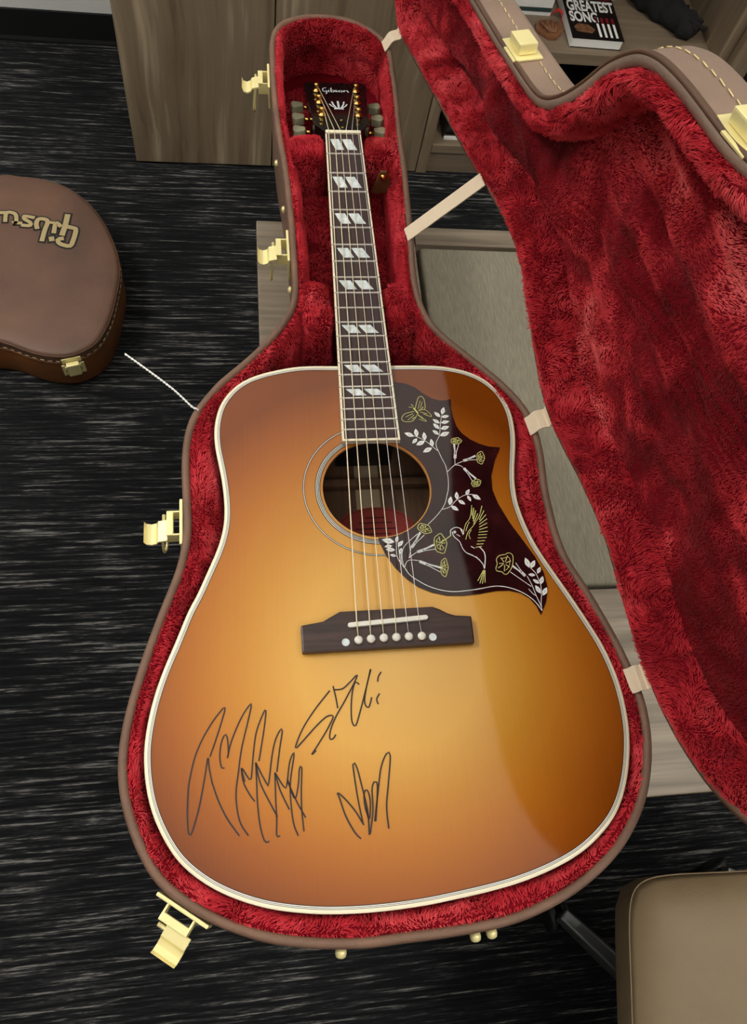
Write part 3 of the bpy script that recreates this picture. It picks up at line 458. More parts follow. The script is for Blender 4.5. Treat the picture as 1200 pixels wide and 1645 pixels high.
bo = placed('black_binder', .392, 1.372, .0833, 0, 'black binder with white page edge standing on the low shelf', 'binder')
MB().box(0, .004, 0, .23, 0, .21).build('cover', M_bookblk, bo); MB().box(.034, .038, 0, .23, 0, .21).build('cover', M_bookblk, bo)
MB().box(.0045, .0335, .008, .226, .004, .2).build('pages', M_bookblk, bo); MB().box(-.0, .038, .226, .230, 0, .21).build('spine', M_bookblk, bo)
MB().box(.001, .037, -.006, .0, .0, .006).build('page_edge', M_paper, bo)
b2 = placed('brown_book', .560, 1.40, .0833, .1, 'reddish brown book lying on the low shelf', 'book')
MB().box(.002, .158, .002, .218, .003, .033).build('pages', M_paper, b2); MB().box(0, .16, 0, .22, 0, .0028).build('cover', M_pickwd, b2); MB().box(0, .16, 0, .22, .0332, .036).build('cover', M_bookred, b2)
b3 = placed('dark_storage_box', .74, 1.42, .0833, 0, 'dark lidded box at the back of the low shelf', 'box')
MB().box(0, .19, 0, .22, 0, .12).build('box_body', M_bookblk, b3, bevel=.002); MB().box(-.003, .193, -.003, .223, .1205, .15).build('lid', M_blackp, b3, bevel=.002)

# ------------------------------------------------------------------ bench with inlaid cushion
BR = Matrix.Translation((-.105, -.154, 0)) @ Matrix.Rotation(math.radians(-1.2), 4, 'Z')
be = empty('storage_bench', BR, 'low taupe wood laminate bench carrying the open guitar case', 'bench')
T0 = BENCH_Z-.026
for nm, a in (('top_board', (0, .2125, 0, .752)), ('top_board', (.2135, .80, 0, .2245)), ('top_board', (.2135, .80, .7215, .752)), ('top_board', (.7325, .80, .2255, .7205))):
    MB().box(*a, T0, BENCH_Z).build(nm, M_wood_h, be, bevel=.0015)
MB().box(.02, .78, .03, .735, .05, T0-.012).build('body', M_wood_h, be)
MB().box(.035, .765, .05, .72, 0, .05).build('plinth', M_base, be)
MB().box(.2, .77, .04, .745, T0-.0118, T0-.0005).build('cushion_tray', M_wood_in, be)
cu = empty('bench_cushion', BR @ Matrix.Translation((.4725, .473, T0)), 'olive grey fabric cushion set flush into the bench top', 'cushion')
o = MB().box(-.2545, .2545, -.2435, .2435, .0003, .0262).build('pad', M_cushion, cu, bevel=.006, seg=3); o.data.shade_smooth()

# ------------------------------------------------------------------ open guitar case
N = 420
RIMC = smoothc(spl(mm(RIM), N), 3); BODYC = smoothc(spl(mm(BODY), 300), 2)
RZ = .005                                   # height of the rim over the soundboard
case_base = np.array([0, -.45, zbottom(0, -.45)]); NBc = tuple(-case_base)
case = empty('hard_guitar_case', GM @ Matrix.Translation(case_base), 'open brown hard guitar case lined with red plush on the bench', 'guitar case')
def ring(P, d, z): return z3(inset(P, d) if np.ndim(d) or d else P, z)
def zb_of(P, add=0.0): return np.array([zbottom(x, y) for x, y in P])+add
O = RIMC
shell_rings = [z3(inset(O, .008), zb_of(inset(O, .008))), z3(inset(O, .002), zb_of(O, .003)), z3(O, zb_of(O, .010)), ring(O, 0, -.02), ring(O, 0, RZ-.005),
               ring(O, .0007, RZ-.002), ring(O, .002, RZ-.0004), ring(O, .004, RZ), ring(O, .0062, RZ-.0006), ring(O, .0076, RZ-.003), ring(O, .008, -.03)]
V, F = loft(shell_rings, (True, False)); mesh('shell', V, F, M_rim, case, True, NBc)
# plush walls: as thick as the gap to the guitar allows
I0 = inset(O, .0075)
dist = np.array([np.sqrt(((BODYC-p)**2).sum(1)).min() for p in O])
th = np.clip(dist-.0015, .019, .032); th[O[:, 1] > -.33] = .018; th[O[:, 1] > .01] = .0145
for _ in range(12): th = .25*np.roll(th, 1)+.5*th+.25*np.roll(th, -1)
zf = np.full(N, -.098)
wv = vnoise(z3(O, 0), 60, 11)*.0012
lin_rings = [z3(inset(O, np.full(N, .0074)), RZ-.006), z3(inset(O, th*.42+wv), RZ-.0035+wv), z3(inset(O, th*.62+wv), RZ-.0045), z3(inset(O, th*.85+wv), -.010+wv), z3(inset(O, th), -.024), z3(inset(O, np.where(O[:, 1] > .02, .0095, th+.001)), -.038), z3(inset(O, np.where(O[:, 1] > .02, .009, th+.002)), -.06), z3(inset(O, np.where(O[:, 1] > .02, .0095, th+.003)), zf)]
V, F = loft(lin_rings); 
T = tessellate_polygon([[Vector((p[0], p[1], 0)) for p in lin_rings[-1]]]); k0 = (len(lin_rings)-1)*N; F2 = F+[tuple(k0+k for k in t) for t in T]
lining = mesh('lining', V, F2, M_plush, case, True, NBc)
sgn = 1 if (O[:, 0]*np.roll(O[:, 1], -1)-np.roll(O[:, 0], -1)*O[:, 1]).sum() > 0 else -1
Ff = F if sgn < 0 else [f for f in F]
# make the faces used for the pile point inwards / up
def orient(V, F, c):
    V = np.asarray(V); out = []
    for f in F:
        a, b, d = V[f[0]], V[f[1]], V[f[2]]; n = np.cross(b-a, d-a); g = c(V[list(f)].mean(0))
        out.append(f if n@g > 0 else tuple(f[::-1]))
    return out
def nearest_in(p):
    i = ((O-p[:2])**2).sum(1).argmin(); nn = NRM[i]; return np.array([nn[0]*.5, nn[1]*.5, 1.0])
NRM = normals(O)
fur('pile', V, orient(V, F, nearest_in), 520000, .0052, M_fur, lining, keep=lambda P: P[:, 2] > -.075, seed=21, radius=.00032, gravity=(0, 0, -.15))
# floor pile in the neck part only
Tn = [t for t in ([tuple(k0+k for k in t) for t in T])]
fur('pile', V, orient(V, Tn, lambda p: np.array([0, 0, 1.])), 330000, .005, M_fur, lining, keep=lambda P: P[:, 1] > -.345, seed=22)
def pad(name, x0, x1, y0, y1, z0, z1, seed, label=None, front=0):
    """plush block with soft edges; front = how far its lower edge reaches towards the body"""
    bm = bmesh.new(); bmesh.ops.create_cube(bm, size=1)
    bmesh.ops.subdivide_edges(bm, edges=bm.edges[:], cuts=7, use_grid_fill=True)
    cx, cy, hx, hy = (x0+x1)/2, (y0+y1)/2, (x1-x0)/2, (y1-y0)/2
    for v in bm.verts:
        q = v.co*2; r = max(abs(q.x), abs(q.y), abs(q.z)); e = (abs(q.x)**5+abs(q.y)**5+abs(q.z)**5)**.2; q = q*(r/e)
        zz = z0+(z1-z0)*(q.z+1)/2
        v.co = (cx+q.x*hx, cy+q.y*hy-front*(1-q.z)/2*(q.y < 0)*abs(q.y), zz)
    V = np.array([v.co[:] for v in bm.verts]); bm.verts.index_update(); F = [tuple(v.index for v in f.verts) for f in bm.faces]; bm.free()
    n = np.stack([vnoise(V, 110, seed), vnoise(V, 110, seed+1), vnoise(V, 110, seed+2)], 1)*.0016
    V = V+n
    o = mesh(name, V, F, M_plush, case, True, NBc); c = np.array([cx, cy, (z0+z1)/2])
    fur('pile', V, orient(V, F, lambda p: p-c), 520000, .0055, M_fur, o, keep=lambda P: P[:, 2] > -.07, seed=seed, radius=.00032)
pad('neck_pad', -.0690, -.0255, -.037, .003, -.098, .001, 31)
pad('neck_pad', .0255, .0615, -.037, .003, -.098, .002, 41)
pad('neck_pad', -.0625, -.031, -.292, -.233, -.098, .002, 51, front=.03)
pad('neck_pad', .031, .0590, -.292, -.233, -.098, .002, 61, front=.03)
ac = MB().box(-.056, .052, -.232, -.036, -.066, -.062).build('compartment_lid', M_plush, case, bevel=.001, loc=NBc)
gx = np.linspace(-.054, .050, 14); gy = np.linspace(-.230, -.038, 16); V = np.array([(x, y, -.0618) for y in gy for x in gx]); F = [(j*14+i, j*14+i+1, j*14+15+i, j*14+14+i) for j in range(15) for i in range(13)]
fur('pile', V, F, 360000, .005, M_fur, ac, seed=71)
tb = MB().prism([(.0425,.004),(.0505,.004),(.0600,-.026),(.0570,-.029),(.0360,-.031),(.0325,-.028)], 0, .003).map(lambda v: (v.x, -.0535-v.z+v.y*.18, -.008+v.y*.80)).build('pull_tab', M_case2s, case, bevel=.0008, loc=NBc); tb['label'] = 'brown leather pull tab'
MB().lathe([(.0042, 0), (.0042, .0012), (.0026, .0030), (.0012, .0038)], (0, 0, 0), 16).map(lambda v: (v.x+.0460, -.0570-v.z, -.0115+v.y)).build('snap_stud', M_gold, tb, True)

# lid, hinged on the right
LTH, LX, LK, LDZ = 1.5245, .1170, -.15567, -.0075
_u = np.array([LK, 1, 0])/math.hypot(1, LK); _nl = np.array([-1, LK, 0])/math.hypot(1, LK); _z = np.array([0, 0, 1.])
def lidmap(V):
    """a point of the closed lid -> the open lid"""
    q = np.atleast_2d(np.asarray(V, float))-np.array([LX, 0, RZ]); s = q@_u; t = q@_nl; h = q[:, 2]
    a = np.cos(LTH)*_nl+np.sin(LTH)*_z; b = np.cos(LTH)*_z-np.sin(LTH)*_nl
    return np.array([LX, 0, RZ+LDZ])+s[:, None]*_u+t[:, None]*a+h[:, None]*b
LD = .046
lr = [ring(O, .0100, RZ+.02), ring(O, .0094, RZ+.004), ring(O, .0084, RZ+.0018), ring(O, .005, RZ+.0012), ring(O, .002, RZ+.0014), ring(O, .0004, RZ+.003), ring(O, 0, RZ+.006), ring(O, 0, RZ+LD-.008), ring(O, .0015, RZ+LD-.003),
      ring(O, .006, RZ+LD), ring(O, .03, RZ+LD+.006)]
V, F = loft(lr, (False, True)); lid = mesh('lid', lidmap(V), F, M_leather, case, True, NBc); lid['label'] = 'brown lid standing open on its hinges'
V, F = loft([np.vstack([z3(O, 0)]*1)+np.c_[normals(O)*(-.0022*math.cos(a)), np.full(N, RZ+.004+.0026*math.sin(a))] for a in np.linspace(0, 2*math.pi, 9)])
mesh('piping', lidmap(V), F, M_piping, lid, True)
# lid plush: walls and a soft padded floor
wv = vnoise(z3(O, 0), 50, 15)*.002
w_r = [ring(O, .0092, RZ+.005), z3(inset(O, .0125+wv*.3), RZ-.001), z3(inset(O, .018+wv*.5), RZ-.0025+wv), z3(inset(O, .024+wv), RZ+.001+wv), z3(inset(O, .0295+wv), RZ+.010+wv), z3(inset(O, .0315+wv), RZ+.022), z3(inset(O, .032), RZ+.034)]
V, F = loft(w_r)
inner = w_r[-1]
def lid_depth(P):
    """height of the padded floor: puckers and soft folds running along the lid"""
    X = np.c_[P, np.zeros(len(P))]
    s = P@_u[:2]; t = P@_nl[:2]
    f = .0050*vnoise(X, 20, 81)+.0028*vnoise(X, 55, 82)
    body_ = np.clip((-.30-P[:, 1])/.06, 0, 1)
    f += body_*.0042*np.sin(t*150+3*np.sin(s*9)+2*vnoise(X, 14, 83))*np.clip(.4+vnoise(X, 10, 84), 0, 1)
    f += (1-body_)*.0050*np.sin(t*95+2.2*np.sin(s*14))
    for xs in np.linspace(-.0215, .0215, 6):                    # strings pressed into the pad
        f += .0020*np.exp(-((P[:, 0]-xs*(1+.35*(-P[:, 1]-.3)))/.0021)**2)*np.clip((-.28-P[:, 1])/.04, 0, 1)*np.clip((P[:, 1]+.66)/.05, 0, 1)
    q = np.clip((P[:, 0]+.002)/.075, -1, 1)
    return RZ+.037+f-(1-body_)*.019*(1-q*q)
c2 = inner[:, :2]; sel = c2[::2]
gx, gy = np.meshgrid(np.arange(-.23, .23, .006), np.arange(-.88, .24, .006)); G = np.c_[gx.ravel(), gy.ravel()]
G = G+RNG.normal(size=G.shape)*.0008; G = G[~((abs(G[:, 0]) < .034) & (G[:, 1] < -.27) & (G[:, 1] > -.68))]
gx, gy = np.meshgrid(np.arange(-.034, .0341, .00155), np.arange(-.68, -.27, .006)); G = np.vstack([G, np.c_[gx.ravel(), gy.ravel()+.0006*np.sin(gx.ravel()*4000)]])
def inside(P, poly):
    x, y = P[:, 0][:, None], P[:, 1][:, None]; x0, y0 = poly[:, 0], poly[:, 1]; x1, y1 = np.roll(x0, -1), np.roll(y0, -1)
    c = ((y0 > y) != (y1 > y)) & (x < (x1-x0)*(y-y0)/(y1-y0+1e-15)+x0); return c.sum(1) % 2 == 1
G = G[inside(G, inset(c2, .005))]
allp = np.vstack([sel, G]); ns = len(sel)
r = delaunay_2d_cdt([Vector(p) for p in allp], [(i, (i+1) % ns) for i in range(ns)], [], 1, 1e-6)
fv = np.array([v[:] for v in r[0]]); ff = [tuple(f) for f in r[2]]
zz = lid_depth(fv); edge = np.array([np.sqrt(((c2-p)**2).sum(1)).min() for p in fv]); bl = np.clip(edge/.02, 0, 1); zz = zz*bl+(RZ+.034)*(1-bl)
V2 = np.c_[fv, zz]; k = len(V); Vall = np.vstack([V, V2]); Fall = F+[tuple(i+k for i in f) for f in ff]
VL = lidmap(Vall); ll = mesh('lid_lining', VL, Fall, M_plush, lid, True)
NRMl = normals(O)
def li(p):
    return np.array([0, 0, -1.])
def li_w(p):
    i = ((O-p[:2])**2).sum(1).argmin(); return np.array([NRMl[i][0]*.4, NRMl[i][1]*.4, -1.0])
Fw = orient(V, F, li_w); Fo = [tuple(i+k for i in f) for f in orient(V2, ff, li)]
def ok_lid(P): return P[:, 1] > -1
fur('pile', lidmap(V), Fw, 520000, .0055, M_fur, lid, seed=91, radius=.00032, lean=1.0, nap=80, gravity=(0, 0, -.3))
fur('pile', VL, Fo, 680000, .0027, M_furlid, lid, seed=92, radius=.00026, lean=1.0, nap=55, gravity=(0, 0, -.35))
# stitching round the lid wall
st = MB(); P = spl(O, 2400); nrm = -normals(P); step = 10
for i in range(0, 2400-step, step):
    a, b = P[i]+nrm[i]*.0006, P[i+7]+nrm[i+7]*.0006; d = (b-a)/np.linalg.norm(b-a)
    q0 = lidmap([(a[0], a[1], RZ+.0262)])[0]; q1 = lidmap([(b[0], b[1], RZ+.0252)])[0]
    st.tube([q0, (q0+q1)/2+0, q1], .00052, 5)
st.build('stitching', M_thread, lid, True)['label'] = 'cream stitching'

# latches on the left side; each: plate, bracket, lever, bail
def frame_at(px, py):
    i = ((O-np.array([px, py]))**2).sum(1).argmin(); n = -NRM[i]; p = O[i]
    t = np.array([-n[1], n[0]]); t = t if t[1] > 0 else -t
    return p, t, n
def latch(px, py, bail=True):
    p, t, n = frame_at(px, py)
    def fn(v): return (p[0]+t[0]*v.x+n[0]*v.y, p[1]+t[1]*v.x+n[1]*v.y, v.z-.002)
    r = MB().box(-.023, .023, .0004, .0034, -.027, .004).map(fn).build('latch', M_brass, case, bevel=.0009, loc=NBc); r['label'] = 'pale brass draw latch hanging open'
    for xa in (-.0125, .0108): MB().box(xa, xa+.0017, .0034, .0155, -.014, .001).map(fn).build('latch_ear', M_brass, r, bevel=.0004)
    MB().box(-.0125, .0125, .0095, .0155, -.004, .0015).map(fn).build('cross_bar', M_brass, r, bevel=.0006)
    m = MB(); prof = [(.0150, -.0010), (.0235, -.0030), (.0255, -.0070), (.0300, -.0088), (.0345, -.0070), (.0362, -.0020)]
    V = []
    for y, z in prof: V += [(-.0105, y, z), (.0105, y, z), (.0105, y-.0003, z-.0022), (-.0105, y-.0003, z-.0022)]
    m.add(V, [(i*4+j, i*4+(j+1) % 4, i*4+4+(j+1) % 4, i*4+4+j) for i in range(5) for j in range(4)]+[(3,2,1,0), (20,21,22,23)]).map(lambda v: fn(Vector((v.x-.006, v.y, v.z)))).build('lever', M_brass, r, bevel=.0005)
    MB().tube([(-.015, .0185, -.004), (.011, .0185, -.004)], .0017, 8).map(fn).build('pivot', M_brass, r, True)
    if bail:
        MB().tube(spl([(-.0135, .0195, -.005), (-.014, .021, -.016), (-.0125, .0225, -.036), (-.003, .0215, -.044), (.004, .0205, -.036), (.005, .0185, -.016), (.0045, .018, -.005)], 28, False), .0014, 8).map(fn).build('bail', M_brass, r, True)
def on_rim(i): return O[i]
for px, py in LATCH: latch(px, py)
def keeper(px, py):
    p, t, n = frame_at(px, py)
    def fn(v): return lidmap([(p[0]+t[0]*v.x+n[0]*v.y, p[1]+t[1]*v.x+n[1]*v.y, RZ+v.z)])[0]
    k = MB().box(-.021, .021, .0003, .0022, .004, .0305).box(-.021, .006, .0003, .0022, .001, .0042).map(fn).build('keeper_plate', M_brass, lid, bevel=.0007); k['label'] = 'pale brass latch keeper'
    MB().box(-.014, .0125, .0024, .0125, .0085, .0265).map(fn).build('catch_block', M_brass, lid, bevel=.0014)
for px, py in LATCH: keeper(px, py)
# hinge straps
def strap(P, w, name='hinge_strap'):
    """P = centre line, w = vector across; a thin bent strip with thickness"""
    P = np.asarray(P, float); V = []; w = np.asarray(w)
    for i, p in enumerate(P):
        t = P[min(i+1, len(P)-1)]-P[max(i-1, 0)]; t /= np.linalg.norm(t); ww = w-t*(w@t)*.0; n = np.cross(t, ww); n /= np.linalg.norm(n)
        V += [p+ww/2, p-ww/2, p-ww/2-n*.0012, p+ww/2-n*.0012]
    k = len(P)
    F = [(i*4+j, i*4+(j+1) % 4, i*4+4+(j+1) % 4, i*4+4+j) for i in range(k-1) for j in range(4)]+[(3,2,1,0), tuple(range(4*k-4, 4*k))]
    o = mesh(name, V, F, M_strap, case, False, NBc); o['label'] = 'cream webbing strap'
def rim_r(y, d=0.0):
    """right hand rim point at a given y"""
    c = [i for i in range(N) if O[i, 0] > 0 and abs(O[i, 1]-y) < .004]; i = min(c, key=lambda k: abs(O[k, 1]-y)); return O[i]+NRM[i]*d
for y, w in HINGE:
    a = rim_r(y, .007); b = rim_r(y, .006); A = np.array([a[0], a[1], RZ+.0016]); B = lidmap([(b[0], b[1], RZ-.0045)])[0]
    m_ = (A+B)/2+np.array([-.002, 0, .003])
    strap(spl([A-np.array([.003, 0, .004]), A, m_, B, B+np.array([.0, 0, .004])], 14, False), np.array([_u[0], _u[1], 0])*w)
a = rim_r(STRAP2[0], .009); b = rim_r(STRAP2[1], .009); A = np.array([a[0], a[1], RZ-.001]); B = lidmap([(b[0], b[1], RZ-.002)])[0]
strap(np.linspace(A, B, 8), np.array([_u[0], _u[1], 0])*.0185)
# small studs on the shell
for (px, py, z) in STUDS:
    p, t, n = frame_at(px, py); ax = Matrix(((t[0], 0, n[0]), (t[1], 0, n[1]), (0, 1, 0)))
    MB().lathe([(.0045, 0), (.0045, .001), (.0036, .0028), (.0016, .0038)], (p[0]+n[0]*.0003, p[1]+n[1]*.0003, z), 12, ax).build('stud', M_brass, case, True, loc=NBc)
for (px, py, z) in FEET:
    p, t, n = frame_at(px, py); ax = Matrix(((t[0], 0, n[0]), (t[1], 0, n[1]), (0, 1, 0)))
    MB().lathe([(.0042, 0), (.0044, .003), (.0036, .0055), (.0016, .0066)], (p[0]+n[0]*.0003, p[1]+n[1]*.0003, z), 14, ax).build('foot_stud', M_brass, case, True, loc=NBc)
# white cord hanging over the rim
p, t, n = frame_at(-.1722, -.4027)
cb_ = np.array([p[0], p[1], RZ])
cord = empty('tag_string', GM @ Matrix.Translation(cb_), 'white twisted cord sticking out over the left rim of the open case', 'cord')
pa = np.array([.010, -.006, .003]); Pc = spl([(.0045, -.003, .0006), (.002, -.0015, .0018), (-.002, .001, .0018), (-.020, .020, .004), (-.045, .043, .004), (-.0685, .0625, .006)], 90, False)
for k in range(2):
    Q_ = [(q[0]+.00055*math.cos(i*.9+k*math.pi)*.7, q[1]+.00055*math.cos(i*.9+k*math.pi)*.7, q[2]+.00055*math.sin(i*.9+k*math.pi)) for i, q in enumerate(Pc)]
    MB().tube(Q_, .00062, 6).build('cord_strand', M_cord, cord, True)

# ------------------------------------------------------------------ the guitar
gb = np.array([0, -.62, -.092]); NBg = tuple(-gb)
gt = empty('acoustic_guitar', GM @ Matrix.Translation(gb), 'signed honey sunburst acoustic guitar with flowered pickguard lying in the open case', 'guitar')
def gpart(mb, name, m, smooth=False, bevel=0, label=None):
    o = mb.build(name, m, gt, smooth, bevel, loc=NBg)
    if label: o['label'] = label
    return o
B0 = BODYC
HC = np.array([.002, -.4925]); HR = .052
hole = np.stack([HC[0]+HR*np.cos(np.linspace(0, 2*math.pi, 72, endpoint=False)), HC[1]+HR*np.sin(np.linspace(0, 2*math.pi, 72, endpoint=False))], 1)
# sides and back
V, F = loft([z3(inset(B0, .0005), -.0002), z3(inset(B0, .0004), -.004), z3(inset(B0, .0004), -.086), z3(inset(B0, .004), -.090)], (False, True)); 
mesh('body', V, F, M_mahog, gt, True, NBg)
tin = inset(B0, .0056)
def capped(outer, holes, z, name, m, parent, loc=None):
    loops = [[Vector((p[0], p[1], 0)) for p in outer]]+[[Vector((p[0], p[1], 0)) for p in h] for h in holes]
    T = tessellate_polygon(loops); P = np.vstack([outer]+list(holes)); Vv = z3(P, z)
    out = []
    for t in T:
        a, b, c = (Vv[k] for k in t); out.append(tuple(t) if np.cross(b-a, c-a)[2] > 0 else tuple(t)[::-1])
    return mesh(name, Vv, out, m, parent, False, loc)
top = capped(tin, [hole], 0.0, 'soundboard', M_top, gt, NBg); top['label'] = 'spruce soundboard in honey sunburst'
V, F = loft([z3(hole, .0), z3(hole, -.0032)]); mesh('soundhole_edge', V, F, M_spruce, top, True)
def band(P, d0, d1, z, name, m, parent, loc=None):
    a, b = inset(P, d0), inset(P, d1); n = len(P); V = np.vstack([z3(a, z), z3(b, z)])
    F = [(i, (i+1) % n, n+(i+1) % n, n+i) for i in range(n)]
    return mesh(name, V, F, m, parent, False, loc)
V, F = loft([z3(B0, -.0045), z3(B0, -.0006), z3(inset(B0, .0005), .0002), z3(inset(B0, .0030), .0002)]); bd = mesh('binding', V, F, M_cream, gt, True, NBg); bd['label'] = 'cream body binding'
for k, (a, b, m) in enumerate(((.0030, .0034, M_black), (.0034, .0040, M_white), (.0040, .0044, M_black), (.0044, .0051, M_white), (.0051, .0057, M_black))):
    band(B0, a, b, .0002, 'purfling', m, bd)
def circ(r, n=96): a = np.linspace(0, 2*math.pi, n, endpoint=False); return np.stack([HC[0]+r*np.cos(a), HC[1]+r*np.sin(a)], 1)
rs = band(circ(.0595), 0, .0045, .00025, 'rosette', M_white, top); rs['label'] = 'black and white rosette rings'
for a in (.0595, .0580, .0566, .0553): band(circ(a), 0, .00075, .0004, 'rosette_line', M_black, top)
for a, m in ((.0712, M_black), (.0706, M_white), (.0700, M_black)): band(circ(a), 0, .0006, .0003, 'rosette_line', m, top)
# inside, seen through the hole
ins = inset(B0, .004)
capped(ins, [], -.0895, 'inner_back', M_inside, gt, NBg)
MB().box(-.013+.003, .013+.003, -.80, -.36, -.0893, -.0875).build('back_strip', M_strip, gt, loc=NBg)
MB().box(-.135, .135, -.449, -.440, -.0872, -.076).build('brace', M_inside, gt, bevel=.002, loc=NBg)
MB().box(-.03, .03, -.420, -.352, -.085, -.0045).build('neck_block', M_blackp, gt, loc=NBg)
lbp = [(.0085+.041*math.cos(a), -.494+.0235*math.sin(a)) for a in np.linspace(0, 2*math.pi, 40, endpoint=False)]
lb = MB().prism(lbp, -.0872, -.0868).build('paper_label', M_label, gt, loc=NBg); lb['label'] = 'red oval paper label'
lo = np.array(lbp); c_ = lo.mean(0); band(c_+(lo-c_)*.93, 0, .0006, -.0866, 'label_border', M_labelink, lb)
for yy, hw in ((-.483, .010), (-.489, .018), (-.496, .022), (-.502, .016)): MB().box(.0085-hw, .0085+hw, yy-.0007, yy+.0007, -.0868, -.0866).build('label_line', M_labelink, lb)
# neck and fingerboard
S = .62865
def fy(n): return -S*(1-2**(-n/12))
YE = -.4436
def fz(y): return .0028+.0037*(-y/.349)
def hw(y): return (.0438+(.057-.0438)*(-y/.4306))/2
m = MB(); V = []; ys = np.linspace(.004, -.36, 20); n = 13
for y in ys:
    w = hw(y)-.0003; zt = fz(y)-.0062; dp = .016+.012*max(0, (-y-.29)/.07)**2
    for k in range(n):
        a = math.pi*k/(n-1); V.append((w*math.cos(a), y, zt-dp*math.sin(a)**.8))
m.add(V, [(i*n+k, i*n+k+1, (i+1)*n+k+1, (i+1)*n+k) for i in range(19) for k in range(n-1)]+[(i*n, (i+1)*n, (i+1)*n+n-1, i*n+n-1) for i in range(19)])
gpart(m, 'neck', M_mahog, True)
def board(x0, x1, ya, yb, thick, up=0.0):
    """slab following the fingerboard taper; x as fractions -1..1 of its half width"""
    v = []
    for z0 in (-thick, up):
        for x, y in ((x0, yb), (x1, yb), (x1, ya), (x0, ya)): v.append((x*hw(y), y, fz(y)+z0))
    return MB().add(v, [(0,3,2,1),(4,5,6,7),(0,1,5,4),(1,2,6,5),(2,3,7,6),(3,0,4,7)])
fb = gpart(board(-.925, .925, 0, YE+.0024, .006), 'fingerboard', M_ebony)
for s in (-1, 1):
    o = gpart(board(min(s, s*.925), max(s, s*.925), 0, YE, .006, .0001), 'fingerboard_binding', M_cream)
gpart(board(-.925, .925, YE+.0024, YE, .006, .0001), 'fingerboard_binding', M_cream)
for i in range(1, 21):
    y = fy(i); w = hw(y)*.99; z = fz(y)
    MB().add([(-w, y-.0011, z-.0003), (w, y-.0011, z-.0003), (w, y-.0005, z+.0010), (-w, y-.0005, z+.0010), (w, y+.0005, z+.0010), (-w, y+.0005, z+.0010), (w, y+.0011, z-.0003), (-w, y+.0011, z-.0003)],
             [(0,1,2,3), (3,2,4,5), (5,4,6,7), (0,3,5,7), (1,6,4,2)]).build('fret', M_fret, fb)
for i in (1, 3, 5, 7, 9, 12, 15, 17):
    ya, yb = fy(i-1), fy(i)
    for q in ((.10, .36, .25, .49), (.44, .70, .59, .86)):
        y1_, y2_ = ya+(yb-ya)*.20, ya+(yb-ya)*.78
        if i == 1: y1_, y2_ = ya+(yb-ya)*.26, ya+(yb-ya)*.80
        pts = [(q[0], y1_), (q[1], y1_), (q[3], y2_), (q[2], y2_)]
        V = [((2*f-1)*.97*hw(y), y, fz(y)+.0002) for f, y in pts]+[((2*f-1)*.97*hw(y), y, fz(y)-.001) for f, y in pts]
        mesh('inlay', V, [(3,2,1,0), (4,5,6,7), (0,1,5,4), (1,2,6,5), (2,3,7,6), (3,0,4,7)], M_pearl, fb)
gpart(MB().box(-.0219, .0219, 0.0, .0050, -.004, .0052), 'nut', M_cream, bevel=.0008)
# headstock, tilted back
ca, sa = math.cos(math.radians(16)), math.sin(math.radians(16))
def hd(v): return (v[0], .005+v[1]*ca+v[2]*sa, .0026-v[1]*sa+v[2]*ca)      # (x, along, above face)
ho = [(.0225, 0), (.026, .006), (.034, .022), (.036, .030), (.0375, .07), (.0405, .12), (.043, .152), (.041, .158), (.032, .164), (.020, .158), (.010, .162), (0, .158)]
ho = ho+[(-x, y) for x, y in ho[::-1][1:]]
hs = gpart(MB().prism(ho, -.014, 0).map(hd), 'headstock', M_headblk, bevel=.0008)
tc = [(-.011, .004), (.011, .004), (.0105, .014), (.007, .026), (.0035, .034), (0, .037), (-.0035, .034), (-.007, .026), (-.0105, .014)]
t_ = gpart(MB().prism(tc, .0002, .0022).map(hd), 'truss_rod_cover', M_headblk, bevel=.0005)
for y in (.0075, .030): MB().lathe([(.0016, .0022), (.0014, .0028)], (0, y, 0), 10).map(hd).build('cover_screw', M_gold, t_)
for a, b, w in (((0, .074), (0, .096), .005), ((-.0035, .074), (-.008, .094), .004), ((.0035, .074), (.008, .094), .004), ((-.005, .074), (-.0115, .086), .0035), ((.005, .074), (.0115, .086), .0035)):
    mm_ = MB(); ribbon(mm_, np.array([a, ((a[0]+b[0])/2*1.15, (a[1]+b[1])/2), b]), w*.55, .0002); mm_.map(hd).build('crown_inlay', M_pearl, hs)
MB().prism([(-.0065, .069), (.0065, .069), (.0055, .0735), (-.0055, .0735)], .0001, .0003).map(hd).build('crown_inlay', M_pearl, hs)
# script logo in pearl: strokes in a unit box, read from the nut side
SCRIPT = [[(.16,.95),(.05,.86),(.02,.55),(.06,.28),(.15,.25),(.17,.45),(.10,.48)], [(.16,.45),(.15,.0),(.10,-.1)], [(.24,.55),(.23,.28),(.28,.24)], [(.25,.78),(.26,.80)], [(.34,.98),(.32,.28),(.42,.26),(.43,.52),(.34,.52)],
          [(.55,.55),(.48,.52),(.49,.42),(.55,.36),(.54,.27),(.47,.28)], [(.66,.54),(.61,.48),(.61,.30),(.68,.26),(.73,.32),(.72,.50),(.66,.54)], [(.79,.26),(.80,.54),(.84,.48),(.92,.54),(.93,.28),(.97,.22)]]
ml = MB()
for s in SCRIPT: ribbon(ml, spl(np.array([(-.0185+x*.037, .122+y*.020) for x, y in s]), 14, False), .0015, .0003)
lg_ = ml.map(hd).build('headstock_logo', M_pearl, hs); lg_['label'] = 'pearl script lettering'
